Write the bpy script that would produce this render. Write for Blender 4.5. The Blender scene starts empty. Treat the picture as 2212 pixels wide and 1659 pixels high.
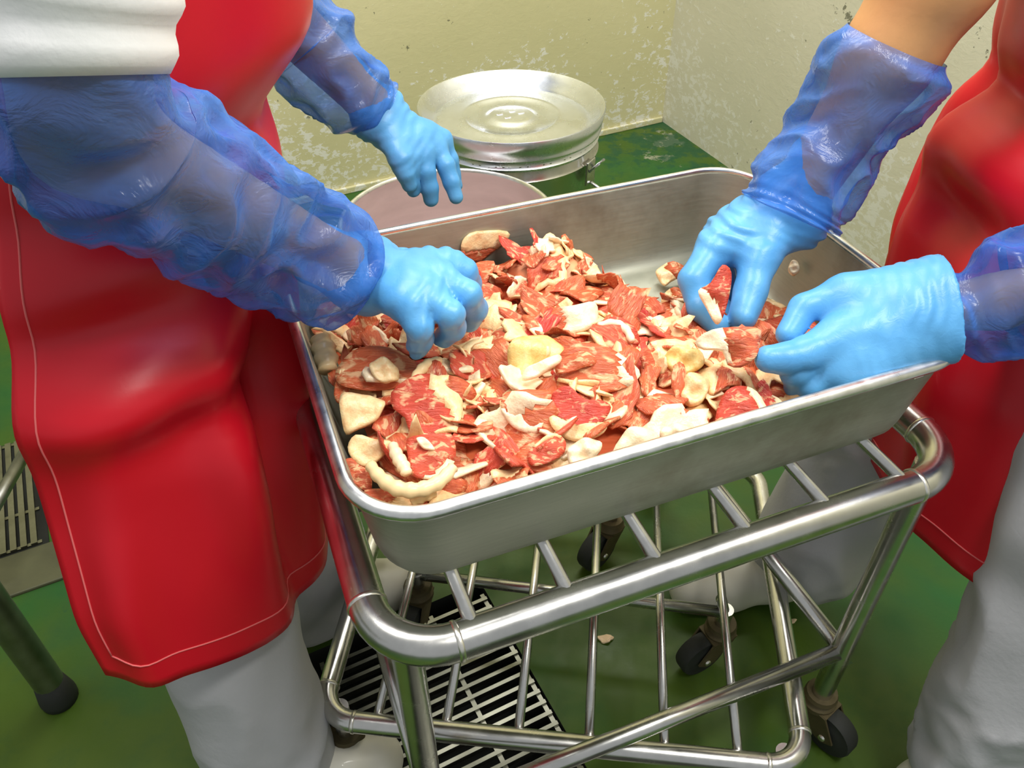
import bpy, bmesh, math, random
import numpy as np
from mathutils import Vector, Matrix, noise

random.seed(7); np.random.seed(7)
S = bpy.context.scene
COL = S.collection

# ------------------------------------------------------------------ camera, world, lights, exposure
FPX, W, H = 1775.28, 2212.0, 1659.0
CR = np.array([0.99997336, -0.00475328, -0.00553911])
CU = np.array([0.007299, 0.65120589, 0.758866])
CF = np.array([0.0, 0.75888622, -0.65122324])
CO = np.array([0.0, 0.0, 1.17255])
cd = bpy.data.cameras.new('camera'); cam = bpy.data.objects.new('camera', cd); COL.objects.link(cam)
cd.sensor_fit = 'HORIZONTAL'; cd.sensor_width = 36.0; cd.lens = FPX * 36.0 / W; cd.clip_start = 0.02
m = Matrix.Identity(4)
for i in range(3):
    m[i][0] = CR[i]; m[i][1] = CU[i]; m[i][2] = -CF[i]; m[i][3] = CO[i]
cam.matrix_world = m
S.camera = cam
wd = bpy.data.worlds.new('world'); S.world = wd; wd.use_nodes = True
wb = wd.node_tree.nodes['Background']; wb.inputs[0].default_value = (0.93, 0.97, 1.0, 1); wb.inputs[1].default_value = 0.30

def area(name, loc, aim, sx, sy, power, col=(1, 1, 1)):
    l = bpy.data.lights.new(name, 'AREA'); l.shape = 'RECTANGLE'; l.size = sx; l.size_y = sy; l.energy = power; l.color = col
    o = bpy.data.objects.new(name, l); COL.objects.link(o); o.location = loc
    o.rotation_euler = (Vector(aim) - Vector(loc)).to_track_quat('-Z', 'Y').to_euler()
    return o
area('ceiling_light', (-0.55, 0.75, 2.55), (-0.45, 0.8, 0), 0.30, 1.3, 21, (1.0, 0.98, 0.93))
area('ceiling_light', (0.9, 0.2, 2.6), (0.8, 0.3, 0), 1.3, 0.30, 26, (1.0, 0.98, 0.93))
area('ceiling_light', (0.2, 1.9, 2.6), (0.2, 1.9, 0), 1.3, 0.3, 17, (1.0, 0.98, 0.93))
S.view_settings.view_transform = 'Standard'; S.view_settings.look = 'None'
S.view_settings.exposure = 0.62; S.view_settings.gamma = 1.0; S.view_settings.use_curve_mapping = False

# ------------------------------------------------------------------ helpers
def P(px, py, d):
    return CO + d * (CF + (px - W / 2) / FPX * CR - (py - H / 2) / FPX * CU)
def G(px, py, z):
    r = CF + (px - W / 2) / FPX * CR - (py - H / 2) / FPX * CU
    return CO + r * ((z - CO[2]) / r[2])
def lin(r, g, b):
    f = lambda c: (c / 255) / 12.92 if c / 255 <= 0.04045 else ((c / 255 + 0.055) / 1.055) ** 2.4
    return (f(r), f(g), f(b), 1.0)

def link(name, me, mat=None, parent=None, smooth=True):
    o = bpy.data.objects.new(name, me); COL.objects.link(o)
    if mat is not None and len(me.materials) == 0: me.materials.append(mat)
    if smooth and len(me.polygons): me.polygons.foreach_set('use_smooth', [True] * len(me.polygons))
    if parent is not None: o.parent = parent
    return o
def mesh(name, v, f):
    me = bpy.data.meshes.new(name); me.from_pydata([tuple(map(float, q)) for q in v], [], [tuple(map(int, q)) for q in f]); me.update()
    return me
def meshnp(name, v, quads):
    me = bpy.data.meshes.new(name); n = len(v); k = len(quads)
    me.vertices.add(n); me.vertices.foreach_set('co', np.asarray(v, np.float32).ravel())
    me.loops.add(4 * k); me.loops.foreach_set('vertex_index', np.asarray(quads, np.int32).ravel())
    me.polygons.add(k); me.polygons.foreach_set('loop_start', np.arange(0, 4 * k, 4, dtype=np.int32))
    me.update(calc_edges=True); me.validate(); return me
def tag(o, label=None, cat=None, group=None, kind=None):
    if label: o['label'] = label
    if cat: o['category'] = cat
    if group: o['group'] = group
    if kind: o['kind'] = kind
    return o
def empty(name, loc=(0, 0, 0)):
    o = bpy.data.objects.new(name, None); COL.objects.link(o); o.location = tuple(loc); o.empty_display_size = 0.05
    return o
def rel(v, root): return np.asarray(v) - np.array(root.location)

class MB:
    """collects shapes into one mesh"""
    def __init__(s): s.v = []; s.f = []
    def add(s, v, f):
        o = len(s.v); s.v += [tuple(q) for q in v]; s.f += [tuple(i + o for i in q) for q in f]; return s
    def box(s, c, sx, sy, sz, ax=None, bev=0.0):
        c = np.array(c, float); A = np.eye(3) if ax is None else np.array(ax)
        if bev <= 0:
            v = [c + A[0] * sx / 2 * i + A[1] * sy / 2 * j + A[2] * sz / 2 * k for k in (-1, 1) for j in (-1, 1) for i in (-1, 1)]
            return s.add(v, [(0, 2, 3, 1), (4, 5, 7, 6), (0, 1, 5, 4), (2, 6, 7, 3), (0, 4, 6, 2), (1, 3, 7, 5)])
        bm = bmesh.new(); bmesh.ops.create_cube(bm, size=1)
        for q in bm.verts: q.co = (q.co.x * sx, q.co.y * sy, q.co.z * sz)
        bmesh.ops.bevel(bm, geom=list(bm.edges), offset=bev, segments=2, affect='EDGES', profile=0.5)
        bm.verts.index_update()
        v = [c + A[0] * q.co.x + A[1] * q.co.y + A[2] * q.co.z for q in bm.verts]; f = [[q.index for q in p.verts] for p in bm.faces]
        bm.free(); return s.add(v, f)
    def tube(s, pts, r, n=12, closed=False, caps=True):
        pts = [np.array(p, float) for p in pts]; k = len(pts); r = [r] * k if np.isscalar(r) else r
        T = []
        for i in range(k):
            a = pts[(i - 1) % k] if (closed or i > 0) else pts[i]; b = pts[(i + 1) % k] if (closed or i < k - 1) else pts[i]
            t = b - a; T.append(t / (np.linalg.norm(t) + 1e-12))
        u = np.cross(T[0], [0, 0, 1.0])
        if np.linalg.norm(u) < 1e-3: u = np.cross(T[0], [0, 1.0, 0])
        u /= np.linalg.norm(u); v = []; f = []
        for i in range(k):
            u = u - T[i] * (u @ T[i]); u /= np.linalg.norm(u); w = np.cross(T[i], u)
            for j in range(n):
                a = 2 * math.pi * j / n; v.append(pts[i] + r[i] * (u * math.cos(a) + w * math.sin(a)))
        for i in range(k if closed else k - 1):
            i2 = (i + 1) % k
            for j in range(n): f.append((i * n + j, i * n + (j + 1) % n, i2 * n + (j + 1) % n, i2 * n + j))
        if caps and not closed: f += [tuple(range(n))[::-1], tuple(range((k - 1) * n, k * n))]
        return s.add(v, f)
    def lathe(s, prof, c=(0, 0, 0), n=48, ax=None, caps=False):
        A = np.eye(3) if ax is None else np.array(ax); c = np.array(c, float); v = []; f = []; k = len(prof)
        for r, z in prof:
            for j in range(n):
                a = 2 * math.pi * j / n; v.append(c + A[0] * r * math.cos(a) + A[1] * r * math.sin(a) + A[2] * z)
        for i in range(k - 1):
            for j in range(n): f.append((i * n + j, i * n + (j + 1) % n, (i + 1) * n + (j + 1) % n, (i + 1) * n + j))
        if caps: f += [tuple(range(n))[::-1], tuple(range((k - 1) * n, k * n))]
        return s.add(v, f)
    def build(s, name, mat, parent=None, smooth=True, auto=None):
        off = np.zeros(3) if parent is None else world_loc(parent)
        me = mesh(name, [np.array(q) - off for q in s.v], s.f)
        o = link(name, me, mat, parent, smooth)
        if auto: sharp(me, auto)
        return o
def world_loc(o):
    l = np.array(o.location, float)
    return l if o.parent is None else l + world_loc(o.parent)
def sharp(me, deg=35):
    bm = bmesh.new(); bm.from_mesh(me)
    for e_ in bm.edges:
        if len(e_.link_faces) == 2 and e_.calc_face_angle(0) > math.radians(deg): e_.smooth = False
    bm.to_mesh(me); bm.free()

def rrect(lx, ly, R, n=8):
    """closed rounded rectangle centre path in 2D"""
    pts = []
    for cx_, cy_, a0 in ((lx / 2 - R, ly / 2 - R, 0), (-lx / 2 + R, ly / 2 - R, 90), (-lx / 2 + R, -ly / 2 + R, 180), (lx / 2 - R, -ly / 2 + R, 270)):
        for i in range(n + 1):
            a = math.radians(a0 + 90 * i / n); pts.append((cx_ + R * math.cos(a), cy_ + R * math.sin(a)))
    return pts

# ------------------------------------------------------------------ signed-distance surfaces (bodies, gloves, trousers)
def cap_d(Q, a, b, ra, rb):
    a = np.asarray(a, np.float32); b = np.asarray(b, np.float32); ab = b - a; L = float(ab @ ab) + 1e-9
    t = np.clip(((Q - a) @ ab) / L, 0, 1)
    return np.sqrt(((Q - a - t[..., None] * ab) ** 2).sum(-1)) - (ra + (rb - ra) * t)
def smin(a, b, k):
    h = np.clip(0.5 + 0.5 * (b - a) / k, 0, 1)
    return b + (a - b) * h - k * h * (1 - h)
def snet(f, org, h):
    s = f < 0; n = np.array(f.shape) - 1
    acc = np.zeros((*n, 3), np.float32); cnt = np.zeros(n, np.float32)
    cs = [(i, j, k) for i in (0, 1) for j in (0, 1) for k in (0, 1)]
    sl = lambda c: tuple(slice(c[q], c[q] + n[q]) for q in range(3))
    for i, a in enumerate(cs):
        for b in cs[i + 1:]:
            if sum(abs(a[q] - b[q]) for q in range(3)) != 1: continue
            fa = f[sl(a)]; fb = f[sl(b)]; mk = (fa < 0) != (fb < 0)
            t = fa[mk] / (fa[mk] - fb[mk]); A = np.array(a, np.float32); B = np.array(b, np.float32)
            acc[mk] += A + t[:, None] * (B - A); cnt[mk] += 1
    act = cnt > 0; idx = np.full(n, -1, np.int64); idx[act] = np.arange(act.sum())
    V = (np.argwhere(act) + acc[act] / cnt[act][:, None]) * h + org
    F = []
    def quads(mk, base, offs, flip):
        I = np.argwhere(mk) + base
        q = np.stack([idx[I[:, 0] + o[0], I[:, 1] + o[1], I[:, 2] + o[2]] for o in offs], 1)
        fl = flip[mk]; q[~fl] = q[~fl][:, ::-1]; F.append(q)
    quads(s[:-1, 1:-1, 1:-1] != s[1:, 1:-1, 1:-1], (0, 1, 1), ((0, -1, -1), (0, 0, -1), (0, 0, 0), (0, -1, 0)), s[:-1, 1:-1, 1:-1])
    quads(s[1:-1, :-1, 1:-1] != s[1:-1, 1:, 1:-1], (1, 0, 1), ((-1, 0, -1), (-1, 0, 0), (0, 0, 0), (0, 0, -1)), s[1:-1, :-1, 1:-1])
    quads(s[1:-1, 1:-1, :-1] != s[1:-1, 1:-1, 1:], (1, 1, 0), ((-1, -1, 0), (0, -1, 0), (0, 0, 0), (-1, 0, 0)), s[1:-1, 1:-1, :-1])
    return V, np.concatenate(F)
def grid_of(pts, pad, h):
    pts = np.array(pts); lo = pts.min(0) - pad; hi = pts.max(0) + pad
    ax = [np.arange(lo[i], hi[i] + h, h, dtype=np.float32) for i in range(3)]
    return lo, np.stack(np.meshgrid(*ax, indexing='ij'), -1)
def vnoise(p, sc, seed=0):
    """smooth pseudo-noise, sum of rotated sines"""
    rs = np.random.RandomState(seed); out = np.zeros(len(p))
    for i in range(7):
        d = rs.normal(size=3); d /= np.linalg.norm(d); out += np.sin((p @ d) * sc * rs.uniform(0.6, 1.7) + rs.uniform(0, 6.28) + 1.3 * np.sin((p @ rs.normal(size=3)) * sc * 0.5))
    return out / 4.0
def normals(me):
    n = np.empty(len(me.vertices) * 3, np.float32); me.vertices.foreach_get('normal', n); return n.reshape(-1, 3)
def displace(me, fn):
    c = np.empty(len(me.vertices) * 3, np.float32); me.vertices.foreach_get('co', c); c = c.reshape(-1, 3)
    c = c + normals(me) * fn(c)[:, None]; me.vertices.foreach_set('co', c.astype(np.float32).ravel()); me.update()

# ------------------------------------------------------------------ materials
def mat(name):
    m_ = bpy.data.materials.new(name); m_.use_nodes = True
    return m_, m_.node_tree, m_.node_tree.nodes['Principled BSDF']
def N(nt, t, **kw):
    n = nt.nodes.new(t)
    for k, v in kw.items(): setattr(n, k, v)
    return n
def ramp(nt, fac, stops, interp='LINEAR'):
    r = N(nt, 'ShaderNodeValToRGB'); r.color_ramp.interpolation = interp
    while len(r.color_ramp.elements) < len(stops): r.color_ramp.elements.new(0.5)
    for e_, (p, c) in zip(r.color_ramp.elements, stops): e_.position = p; e_.color = c
    nt.links.new(fac, r.inputs[0]); return r.outputs[0]
def coords(nt, scale=(1, 1, 1), kind='Object'):
    t = N(nt, 'ShaderNodeTexCoord'); mp = N(nt, 'ShaderNodeMapping'); mp.inputs['Scale'].default_value = scale
    nt.links.new(t.outputs[kind], mp.inputs[0]); return mp.outputs[0]
def nz(nt, vec, scale, detail=3, rough=0.55, dist=0.0):
    n = N(nt, 'ShaderNodeTexNoise'); n.inputs['Scale'].default_value = scale; n.inputs['Detail'].default_value = detail
    n.inputs['Roughness'].default_value = rough; n.inputs['Distortion'].default_value = dist
    nt.links.new(vec, n.inputs['Vector']); return n.outputs['Fac']
def bump(nt, b, h, strength=0.3, dist=0.002):
    n = N(nt, 'ShaderNodeBump'); n.inputs['Strength'].default_value = strength; n.inputs['Distance'].default_value = dist
    nt.links.new(h, n.inputs['Height']); nt.links.new(n.outputs[0], b.inputs['Normal'])
def mix(nt, fac, a, b):
    n = N(nt, 'ShaderNodeMix', data_type='RGBA')
    if isinstance(fac, (int, float)): n.inputs[0].default_value = fac
    else: nt.links.new(fac, n.inputs[0])
    for sock, x in ((n.inputs[6], a), (n.inputs[7], b)):
        if isinstance(x, tuple): sock.default_value = x
        else: nt.links.new(x, sock)
    return n.outputs[2]
def math_(nt, op, a, b=None):
    n = N(nt, 'ShaderNodeMath', operation=op)
    for s_, x in zip(n.inputs, (a, b)):
        if x is None: continue
        if isinstance(x, (int, float)): s_.default_value = x
        else: nt.links.new(x, s_)
    return n.outputs[0]

def plain(name, c, rough=0.5, metal=0.0, coat=0.0, bsc=None, bst=0.2, var=0.0):
    m_, nt, b = mat(name); v = coords(nt)
    if var:
        k = tuple(min(1, x * (1 + var)) for x in c[:3]) + (1,); d = tuple(x * (1 - var) for x in c[:3]) + (1,)
        nt.links.new(ramp(nt, nz(nt, v, 9, 4), [(0.3, d), (0.7, k)]), b.inputs['Base Color'])
    else: b.inputs['Base Color'].default_value = c
    b.inputs['Roughness'].default_value = rough; b.inputs['Metallic'].default_value = metal; b.inputs['Coat Weight'].default_value = coat
    if bsc: bump(nt, b, nz(nt, v, bsc, 3), bst)
    return m_

def metal(name, c, rough, stretch=(1, 1, 1), var=0.15, sc=40, stain=None):
    m_, nt, b = mat(name); v = coords(nt, stretch)
    n1 = nz(nt, v, sc, 4, 0.6)
    a = tuple(x * (1 - var) for x in c[:3]) + (1,); d = tuple(min(1, x * (1 + var)) for x in c[:3]) + (1,)
    col = ramp(nt, n1, [(0.25, a), (0.75, d)])
    if stain:
        n2 = nz(nt, coords(nt), 7, 5, 0.65)
        col = mix(nt, ramp(nt, n2, [(0.52, (0, 0, 0, 1)), (0.75, (0.75, 0.75, 0.75, 1))]), col, stain)
    nt.links.new(col, b.inputs['Base Color']); b.inputs['Metallic'].default_value = 1.0
    nt.links.new(ramp(nt, n1, [(0.2, (rough - 0.06,) * 3 + (1,)), (0.8, (rough + 0.08,) * 3 + (1,))]), b.inputs['Roughness'])
    bump(nt, b, n1, 0.06, 0.001); return m_

M = {}
M['steel'] = metal('stainless_steel', (0.60, 0.59, 0.56, 1), 0.24, (1, 1, 1), 0.12, 30)
M['steel_dark'] = metal('dull_steel', (0.30, 0.30, 0.29, 1), 0.38, (1, 1, 1), 0.2, 30)
M['bright'] = metal('polished_steel', (0.82, 0.85, 0.92, 1), 0.27, (1, 1, 1), 0.06, 20)
M['weld'] = metal('weld_bead_metal', (0.80, 0.77, 0.70, 1), 0.3, (1, 1, 1), 0.2, 90)
M['alu'] = metal('dull_aluminium', (0.42, 0.43, 0.35, 1), 0.52, (3, 3, 40), 0.10, 9, lin(128, 120, 100))
M['alu'].node_tree.nodes['Principled BSDF'].inputs['Metallic'].default_value = 0.7
M['alurim'] = metal('aluminium_rim', (0.80, 0.80, 0.78, 1), 0.30, (1, 1, 1), 0.15, 60)
M['pot'] = metal('pot_inside', (0.72, 0.60, 0.59, 1), 0.42, (1, 1, 4), 0.1, 8)
M['pot'].node_tree.nodes['Principled BSDF'].inputs['Metallic'].default_value = 0.6
M['grate'] = metal('grating_metal', (0.27, 0.27, 0.22, 1), 0.35, (1, 1, 1), 0.25, 25)
M['rust'] = plain('rusty_fitting', lin(92, 82, 56), 0.6, 0.5, 0, 60, 0.5, 0.5)
M['rubber'] = plain('black_rubber', lin(40, 42, 38), 0.7, 0, 0, 60, 0.3, 0.3)
M['pit'] = plain('drain_pit', lin(28, 30, 26), 0.9, 0, 0, 30, 0.3, 0.3)
M['concrete'] = plain('wet_concrete', lin(84, 84, 58), 0.6, 0, 0, 40, 0.5, 0.3)
M['skin'] = plain('skin', lin(214, 158, 104), 0.5, 0, 0, 120, 0.12, 0.06)
M['white'] = plain('white_cotton', lin(252, 252, 252), 0.85, 0, 0, 160, 0.15, 0.03)
M['trouser'] = plain('grey_white_cotton', lin(178, 178, 181), 0.85, 0, 0, 140, 0.2, 0.04)
M['boot'] = plain('white_rubber', lin(226, 222, 208), 0.4, 0, 0.2, 30, 0.08, 0.05)
M['stitch'] = plain('pink_thread', lin(232, 110, 110), 0.8)

def apron_mat():
    m_, nt, b = mat('red_vinyl'); v = coords(nt)
    n1 = nz(nt, v, 5, 3)
    nt.links.new(ramp(nt, n1, [(0.25, lin(196, 10, 32)), (0.75, lin(214, 18, 38))]), b.inputs['Base Color'])
    b.inputs['Roughness'].default_value = 0.36; b.inputs['Specular IOR Level'].default_value = 0.45
    bump(nt, b, nz(nt, v, 260, 2), 0.08, 0.0006); return m_
M['apron'] = apron_mat()
def glove_mat():
    m_, nt, b = mat('blue_nitrile'); v = coords(nt)
    nt.links.new(ramp(nt, nz(nt, v, 18, 3), [(0.3, lin(82, 156, 214)), (0.7, lin(100, 174, 228))]), b.inputs['Base Color'])
    b.inputs['Roughness'].default_value = 0.38; b.inputs['Subsurface Weight'].default_value = 0.0
    bump(nt, b, nz(nt, v, 95, 3, 0.6, 1.2), 0.22, 0.0015); return m_
M['glove'] = glove_mat()
def sleeve_mat():
    m_, nt, b = mat('thin_blue_plastic'); v = coords(nt)
    nt.links.new(ramp(nt, nz(nt, v, 14, 3), [(0.3, lin(52, 108, 206)), (0.7, lin(78, 138, 222))]), b.inputs['Base Color'])
    b.inputs['Roughness'].default_value = 0.22; b.inputs['Specular IOR Level'].default_value = 0.7
    bump(nt, b, nz(nt, v, 26, 4, 0.6, 2.0), 0.5, 0.006)
    tr = N(nt, 'ShaderNodeBsdfTransparent'); tr.inputs[0].default_value = (0.66, 0.79, 0.99, 1)
    lw = N(nt, 'ShaderNodeLayerWeight'); lw.inputs[0].default_value = 0.35
    fac = ramp(nt, lw.outputs['Facing'], [(0.0, (0.30,) * 3 + (1,)), (0.75, (0.92,) * 3 + (1,))])
    ms = N(nt, 'ShaderNodeMixShader'); nt.links.new(fac, ms.inputs[0]); nt.links.new(tr.outputs[0], ms.inputs[1]); nt.links.new(b.outputs[0], ms.inputs[2])
    nt.links.new(ms.outputs[0], nt.nodes['Material Output'].inputs['Surface']); return m_
M['sleeve'] = sleeve_mat()

def lean_mat(name, dark, mid, pale, sat=1.0):
    m_, nt, b = mat(name)
    oi = N(nt, 'ShaderNodeObjectInfo'); v = coords(nt, (2.2, 11, 3))
    t = N(nt, 'ShaderNodeVectorMath', operation='ADD'); nt.links.new(v, t.inputs[0])
    cb = N(nt, 'ShaderNodeCombineXYZ'); nt.links.new(math_(nt, 'MULTIPLY', oi.outputs['Random'], 37.0), cb.inputs[0]); nt.links.new(cb.outputs[0], t.inputs[1])
    fib = nz(nt, t.outputs[0], 0.9, 4, 0.6, 0.8)
    v2 = coords(nt, (1.6, 2.6, 2)); t2 = N(nt, 'ShaderNodeVectorMath', operation='ADD'); nt.links.new(v2, t2.inputs[0]); nt.links.new(cb.outputs[0], t2.inputs[1])
    big = nz(nt, t2.outputs[0], 1.3, 3, 0.55, 0.6)
    c = ramp(nt, fib, [(0.28, dark), (0.52, mid), (0.78, pale)])
    tint = ramp(nt, oi.outputs['Random'], [(0.0, lin(222, 112, 66)), (0.5, lin(194, 90, 52)), (1.0, lin(208, 66, 52))])
    c = mix(nt, 0.5, c, tint)
    c = mix(nt, ramp(nt, big, [(0.54, (0, 0, 0, 1)), (0.64, (0.8,) * 3 + (1,))]), c, lin(244, 196, 146))
    nt.links.new(c, b.inputs['Base Color']); b.inputs['Roughness'].default_value = 0.42
    bump(nt, b, fib, 0.35, 0.03); return m_
M['lean'] = lean_mat('pork_lean', lin(166, 58, 32), lin(210, 100, 62), lin(234, 164, 112))
M['leanred'] = lean_mat('pork_lean_red', lin(180, 28, 34), lin(212, 50, 52), lin(228, 116, 100))
def fat_mat(name, a, c_, d):
    m_, nt, b = mat(name); oi = N(nt, 'ShaderNodeObjectInfo'); v = coords(nt, (3, 3, 3))
    cb = N(nt, 'ShaderNodeCombineXYZ'); nt.links.new(math_(nt, 'MULTIPLY', oi.outputs['Random'], 51.0), cb.inputs[1])
    t = N(nt, 'ShaderNodeVectorMath', operation='ADD'); nt.links.new(v, t.inputs[0]); nt.links.new(cb.outputs[0], t.inputs[1])
    n1 = nz(nt, t.outputs[0], 0.8, 4, 0.6)
    nt.links.new(ramp(nt, n1, [(0.25, a), (0.5, c_), (0.75, d)]), b.inputs['Base Color'])
    b.inputs['Roughness'].default_value = 0.32; bump(nt, b, n1, 0.14, 0.03); return m_
M['fat'] = fat_mat('pork_fat', lin(240, 178, 124), lin(250, 214, 158), lin(254, 230, 184))
M['fatwhite'] = fat_mat('pork_fat_white', lin(247, 206, 164), lin(253, 228, 190), lin(254, 236, 204))
M['fatyellow'] = fat_mat('pork_fat_yellow', lin(226, 170, 88), lin(238, 208, 132), lin(244, 222, 160))

def wall_mat(name, base, base2, cx_, amt):
    """painted wall, white flaking paint low down and dark specks"""
    m_, nt, b = mat(name)
    ge = N(nt, 'ShaderNodeNewGeometry'); sx = N(nt, 'ShaderNodeSeparateXYZ'); nt.links.new(ge.outputs['Position'], sx.inputs[0])
    mp = N(nt, 'ShaderNodeMapping'); mp.inputs['Scale'].default_value = (1, 1, 1.5); nt.links.new(ge.outputs['Position'], mp.inputs[0])
    n0 = nz(nt, mp.outputs[0], 2.2, 3, 0.5)
    col = ramp(nt, n0, [(0.3, base), (0.7, base2)])
    fl = nz(nt, mp.outputs[0], 34, 5, 0.72, 0.4)
    patch = nz(nt, mp.outputs[0], 2.6, 2, 0.5)
    zf = N(nt, 'ShaderNodeMapRange'); nt.links.new(sx.outputs[2], zf.inputs[0])
    zf.inputs[1].default_value = 0.0; zf.inputs[2].default_value = 0.75; zf.inputs[3].default_value = 0.075 * amt; zf.inputs[4].default_value = -0.10
    k = math_(nt, 'ADD', math_(nt, 'ADD', fl, zf.outputs[0]), math_(nt, 'MULTIPLY', math_(nt, 'SUBTRACT', patch, 0.5), 0.42))
    col = mix(nt, ramp(nt, k, [(0.615, (0, 0, 0, 1)), (0.64, (0.9,) * 3 + (1,))]), col, lin(226, 224, 212))
    mp2 = N(nt, 'ShaderNodeMapping'); mp2.inputs['Location'].default_value = (3.1, 7.7, 1.3); nt.links.new(ge.outputs['Position'], mp2.inputs[0])
    dk = nz(nt, mp2.outputs[0], 30, 4, 0.7); dp = nz(nt, mp2.outputs[0], 1.7, 2)
    k2 = math_(nt, 'ADD', dk, math_(nt, 'MULTIPLY', math_(nt, 'SUBTRACT', dp, 0.5), 0.4))
    col = mix(nt, ramp(nt, k2, [(0.70, (0, 0, 0, 1)), (0.725, (0.8,) * 3 + (1,))]), col, lin(92, 92, 72))
    nt.links.new(col, b.inputs['Base Color']); b.inputs['Roughness'].default_value = 0.55
    bump(nt, b, k, 0.25, 0.004); return m_
M['wallL'] = wall_mat('wall_paint_olive', lin(200, 194, 148), lin(210, 203, 158), 0, 1.0)
M['wallR'] = wall_mat('wall_paint_cream', lin(208, 204, 180), lin(218, 213, 190), 0, 1.35)
def floor_mat():
    m_, nt, b = mat('green_floor_paint')
    ge = N(nt, 'ShaderNodeNewGeometry'); v = ge.outputs['Position']
    n1 = nz(nt, v, 1.6, 4, 0.6); n2 = nz(nt, v, 60, 3, 0.6); n3 = nz(nt, v, 9, 5, 0.7)
    col = ramp(nt, n1, [(0.35, lin(34, 90, 40)), (0.5, lin(64, 90, 22)), (0.68, lin(82, 102, 34))])
    col = mix(nt, ramp(nt, n3, [(0.5, (0, 0, 0, 1)), (0.7, (0.35,) * 3 + (1,))]), col, lin(34, 80, 44))
    # scraped paint close to the corner of the walls
    d = N(nt, 'ShaderNodeVectorMath', operation='DISTANCE'); nt.links.new(v, d.inputs[0]); d.inputs[1].default_value = (0.56, 2.66, 0)
    mr = N(nt, 'ShaderNodeMapRange'); nt.links.new(d.outputs['Value'], mr.inputs[0]); mr.inputs[1].default_value = 0.1; mr.inputs[2].default_value = 0.6; mr.inputs[3].default_value = 0.09; mr.inputs[4].default_value = -0.15
    col = mix(nt, ramp(nt, math_(nt, 'ADD', n3, mr.outputs[0]), [(0.62, (0, 0, 0, 1)), (0.66, (0.85,) * 3 + (1,))]), col, lin(150, 150, 128))
    col = mix(nt, ramp(nt, math_(nt, 'ADD', nz(nt, v, 14, 5, 0.7), mr.outputs[0]), [(0.50, (0, 0, 0, 1)), (0.58, (0.8,) * 3 + (1,))]), col, lin(18, 74, 48))
    nt.links.new(col, b.inputs['Base Color'])
    nt.links.new(ramp(nt, n3, [(0.3, (0.32,) * 3 + (1,)), (0.7, (0.6,) * 3 + (1,))]), b.inputs['Roughness'])
    b.inputs['Specular IOR Level'].default_value = 0.3
    bump(nt, b, n2, 0.18, 0.002); return m_
M['floor'] = floor_mat()

# ------------------------------------------------------------------ room: floor with a drain trench, two walls
TD = np.array([0.4472, -0.8944, 0]); TM = np.array([0.8944, 0.4472, 0])   # along / across the trench
T0 = np.array([-0.3080, 0.6990, 0])                                        # far left corner of the grating
def TL(t, m_, z=0.0): return T0 + TD * t + TM * m_ + np.array([0, 0, z])
tr0, tr1, m0, m1 = -0.02, 2.2, -0.115, 0.291
big = 5.0
mb = MB()
ts = [-big, tr0, tr1, big]; msn = [-big, m0, m1, big]
v = [TL(t, q) for t in ts for q in msn]
mb.add(v, [(i * 4 + j, i * 4 + j + 1, (i + 1) * 4 + j + 1, (i + 1) * 4 + j) for i in range(3) for j in range(3) if not (i == 1 and j == 1)])
# walls and bottom of the trench are part of the floor
v = [TL(t, q, z) for z in (0, -0.14) for t in (tr0, tr1) for q in (m0, m1)]
mbp = MB().add(v, [(0, 1, 5, 4), (1, 3, 7, 5), (3, 2, 6, 7), (2, 0, 4, 6), (4, 5, 7, 6)])
fl = mb.build('floor', M['floor'], None, False); tag(fl, kind='structure')
for p in fl.data.polygons: p.flip() if p.normal.z < 0 else None
pit = mbp.build('drain_pit', M['pit'], fl, False)
wc = np.array([0.529, 2.766, 0.0])
def wall(name, a, b, mat_, h=2.8):
    d = np.array(b) - a; d /= np.linalg.norm(d); nrm = np.array([-d[1], d[0], 0])
    mb = MB(); c = (np.array(a) + b) / 2 + np.array([0, 0, h / 2 - 0.05])
    cc = c + nrm * 0.05 * (1 if nrm @ (c - CO) > 0 else -1)
    mb.box(cc, np.linalg.norm(np.array(b) - a), 0.1, h + 0.1, [d, nrm, [0, 0, 1]])
    o = mb.build(name, mat_, None, False); tag(o, kind='structure'); return o
ld = np.array([-0.544, 2.232, 0]) - wc; ld /= np.linalg.norm(ld)
rd = np.array([0.953, 1.796, 0]) - wc; rd /= np.linalg.norm(rd)
wall('wall_left', wc + ld * 4.5, wc, M['wallL'])
wall('wall_right', wc, wc + rd * 3.8, M['wallR'])
# worn skirting line under the left wall
mb = MB(); nn = np.array([ld[1], -ld[0], 0]); nn *= -1 if nn @ wc > 0 else 1
mb.box(wc + ld * 2.2 + nn * 0.005 + np.array([0, 0, 0.010]), 4.39, 0.010, 0.020, [ld, nn, [0, 0, 1]], 0.003)
tag(mb.build('baseboard_left', M['wallL'], None, False), kind='structure')

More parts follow.
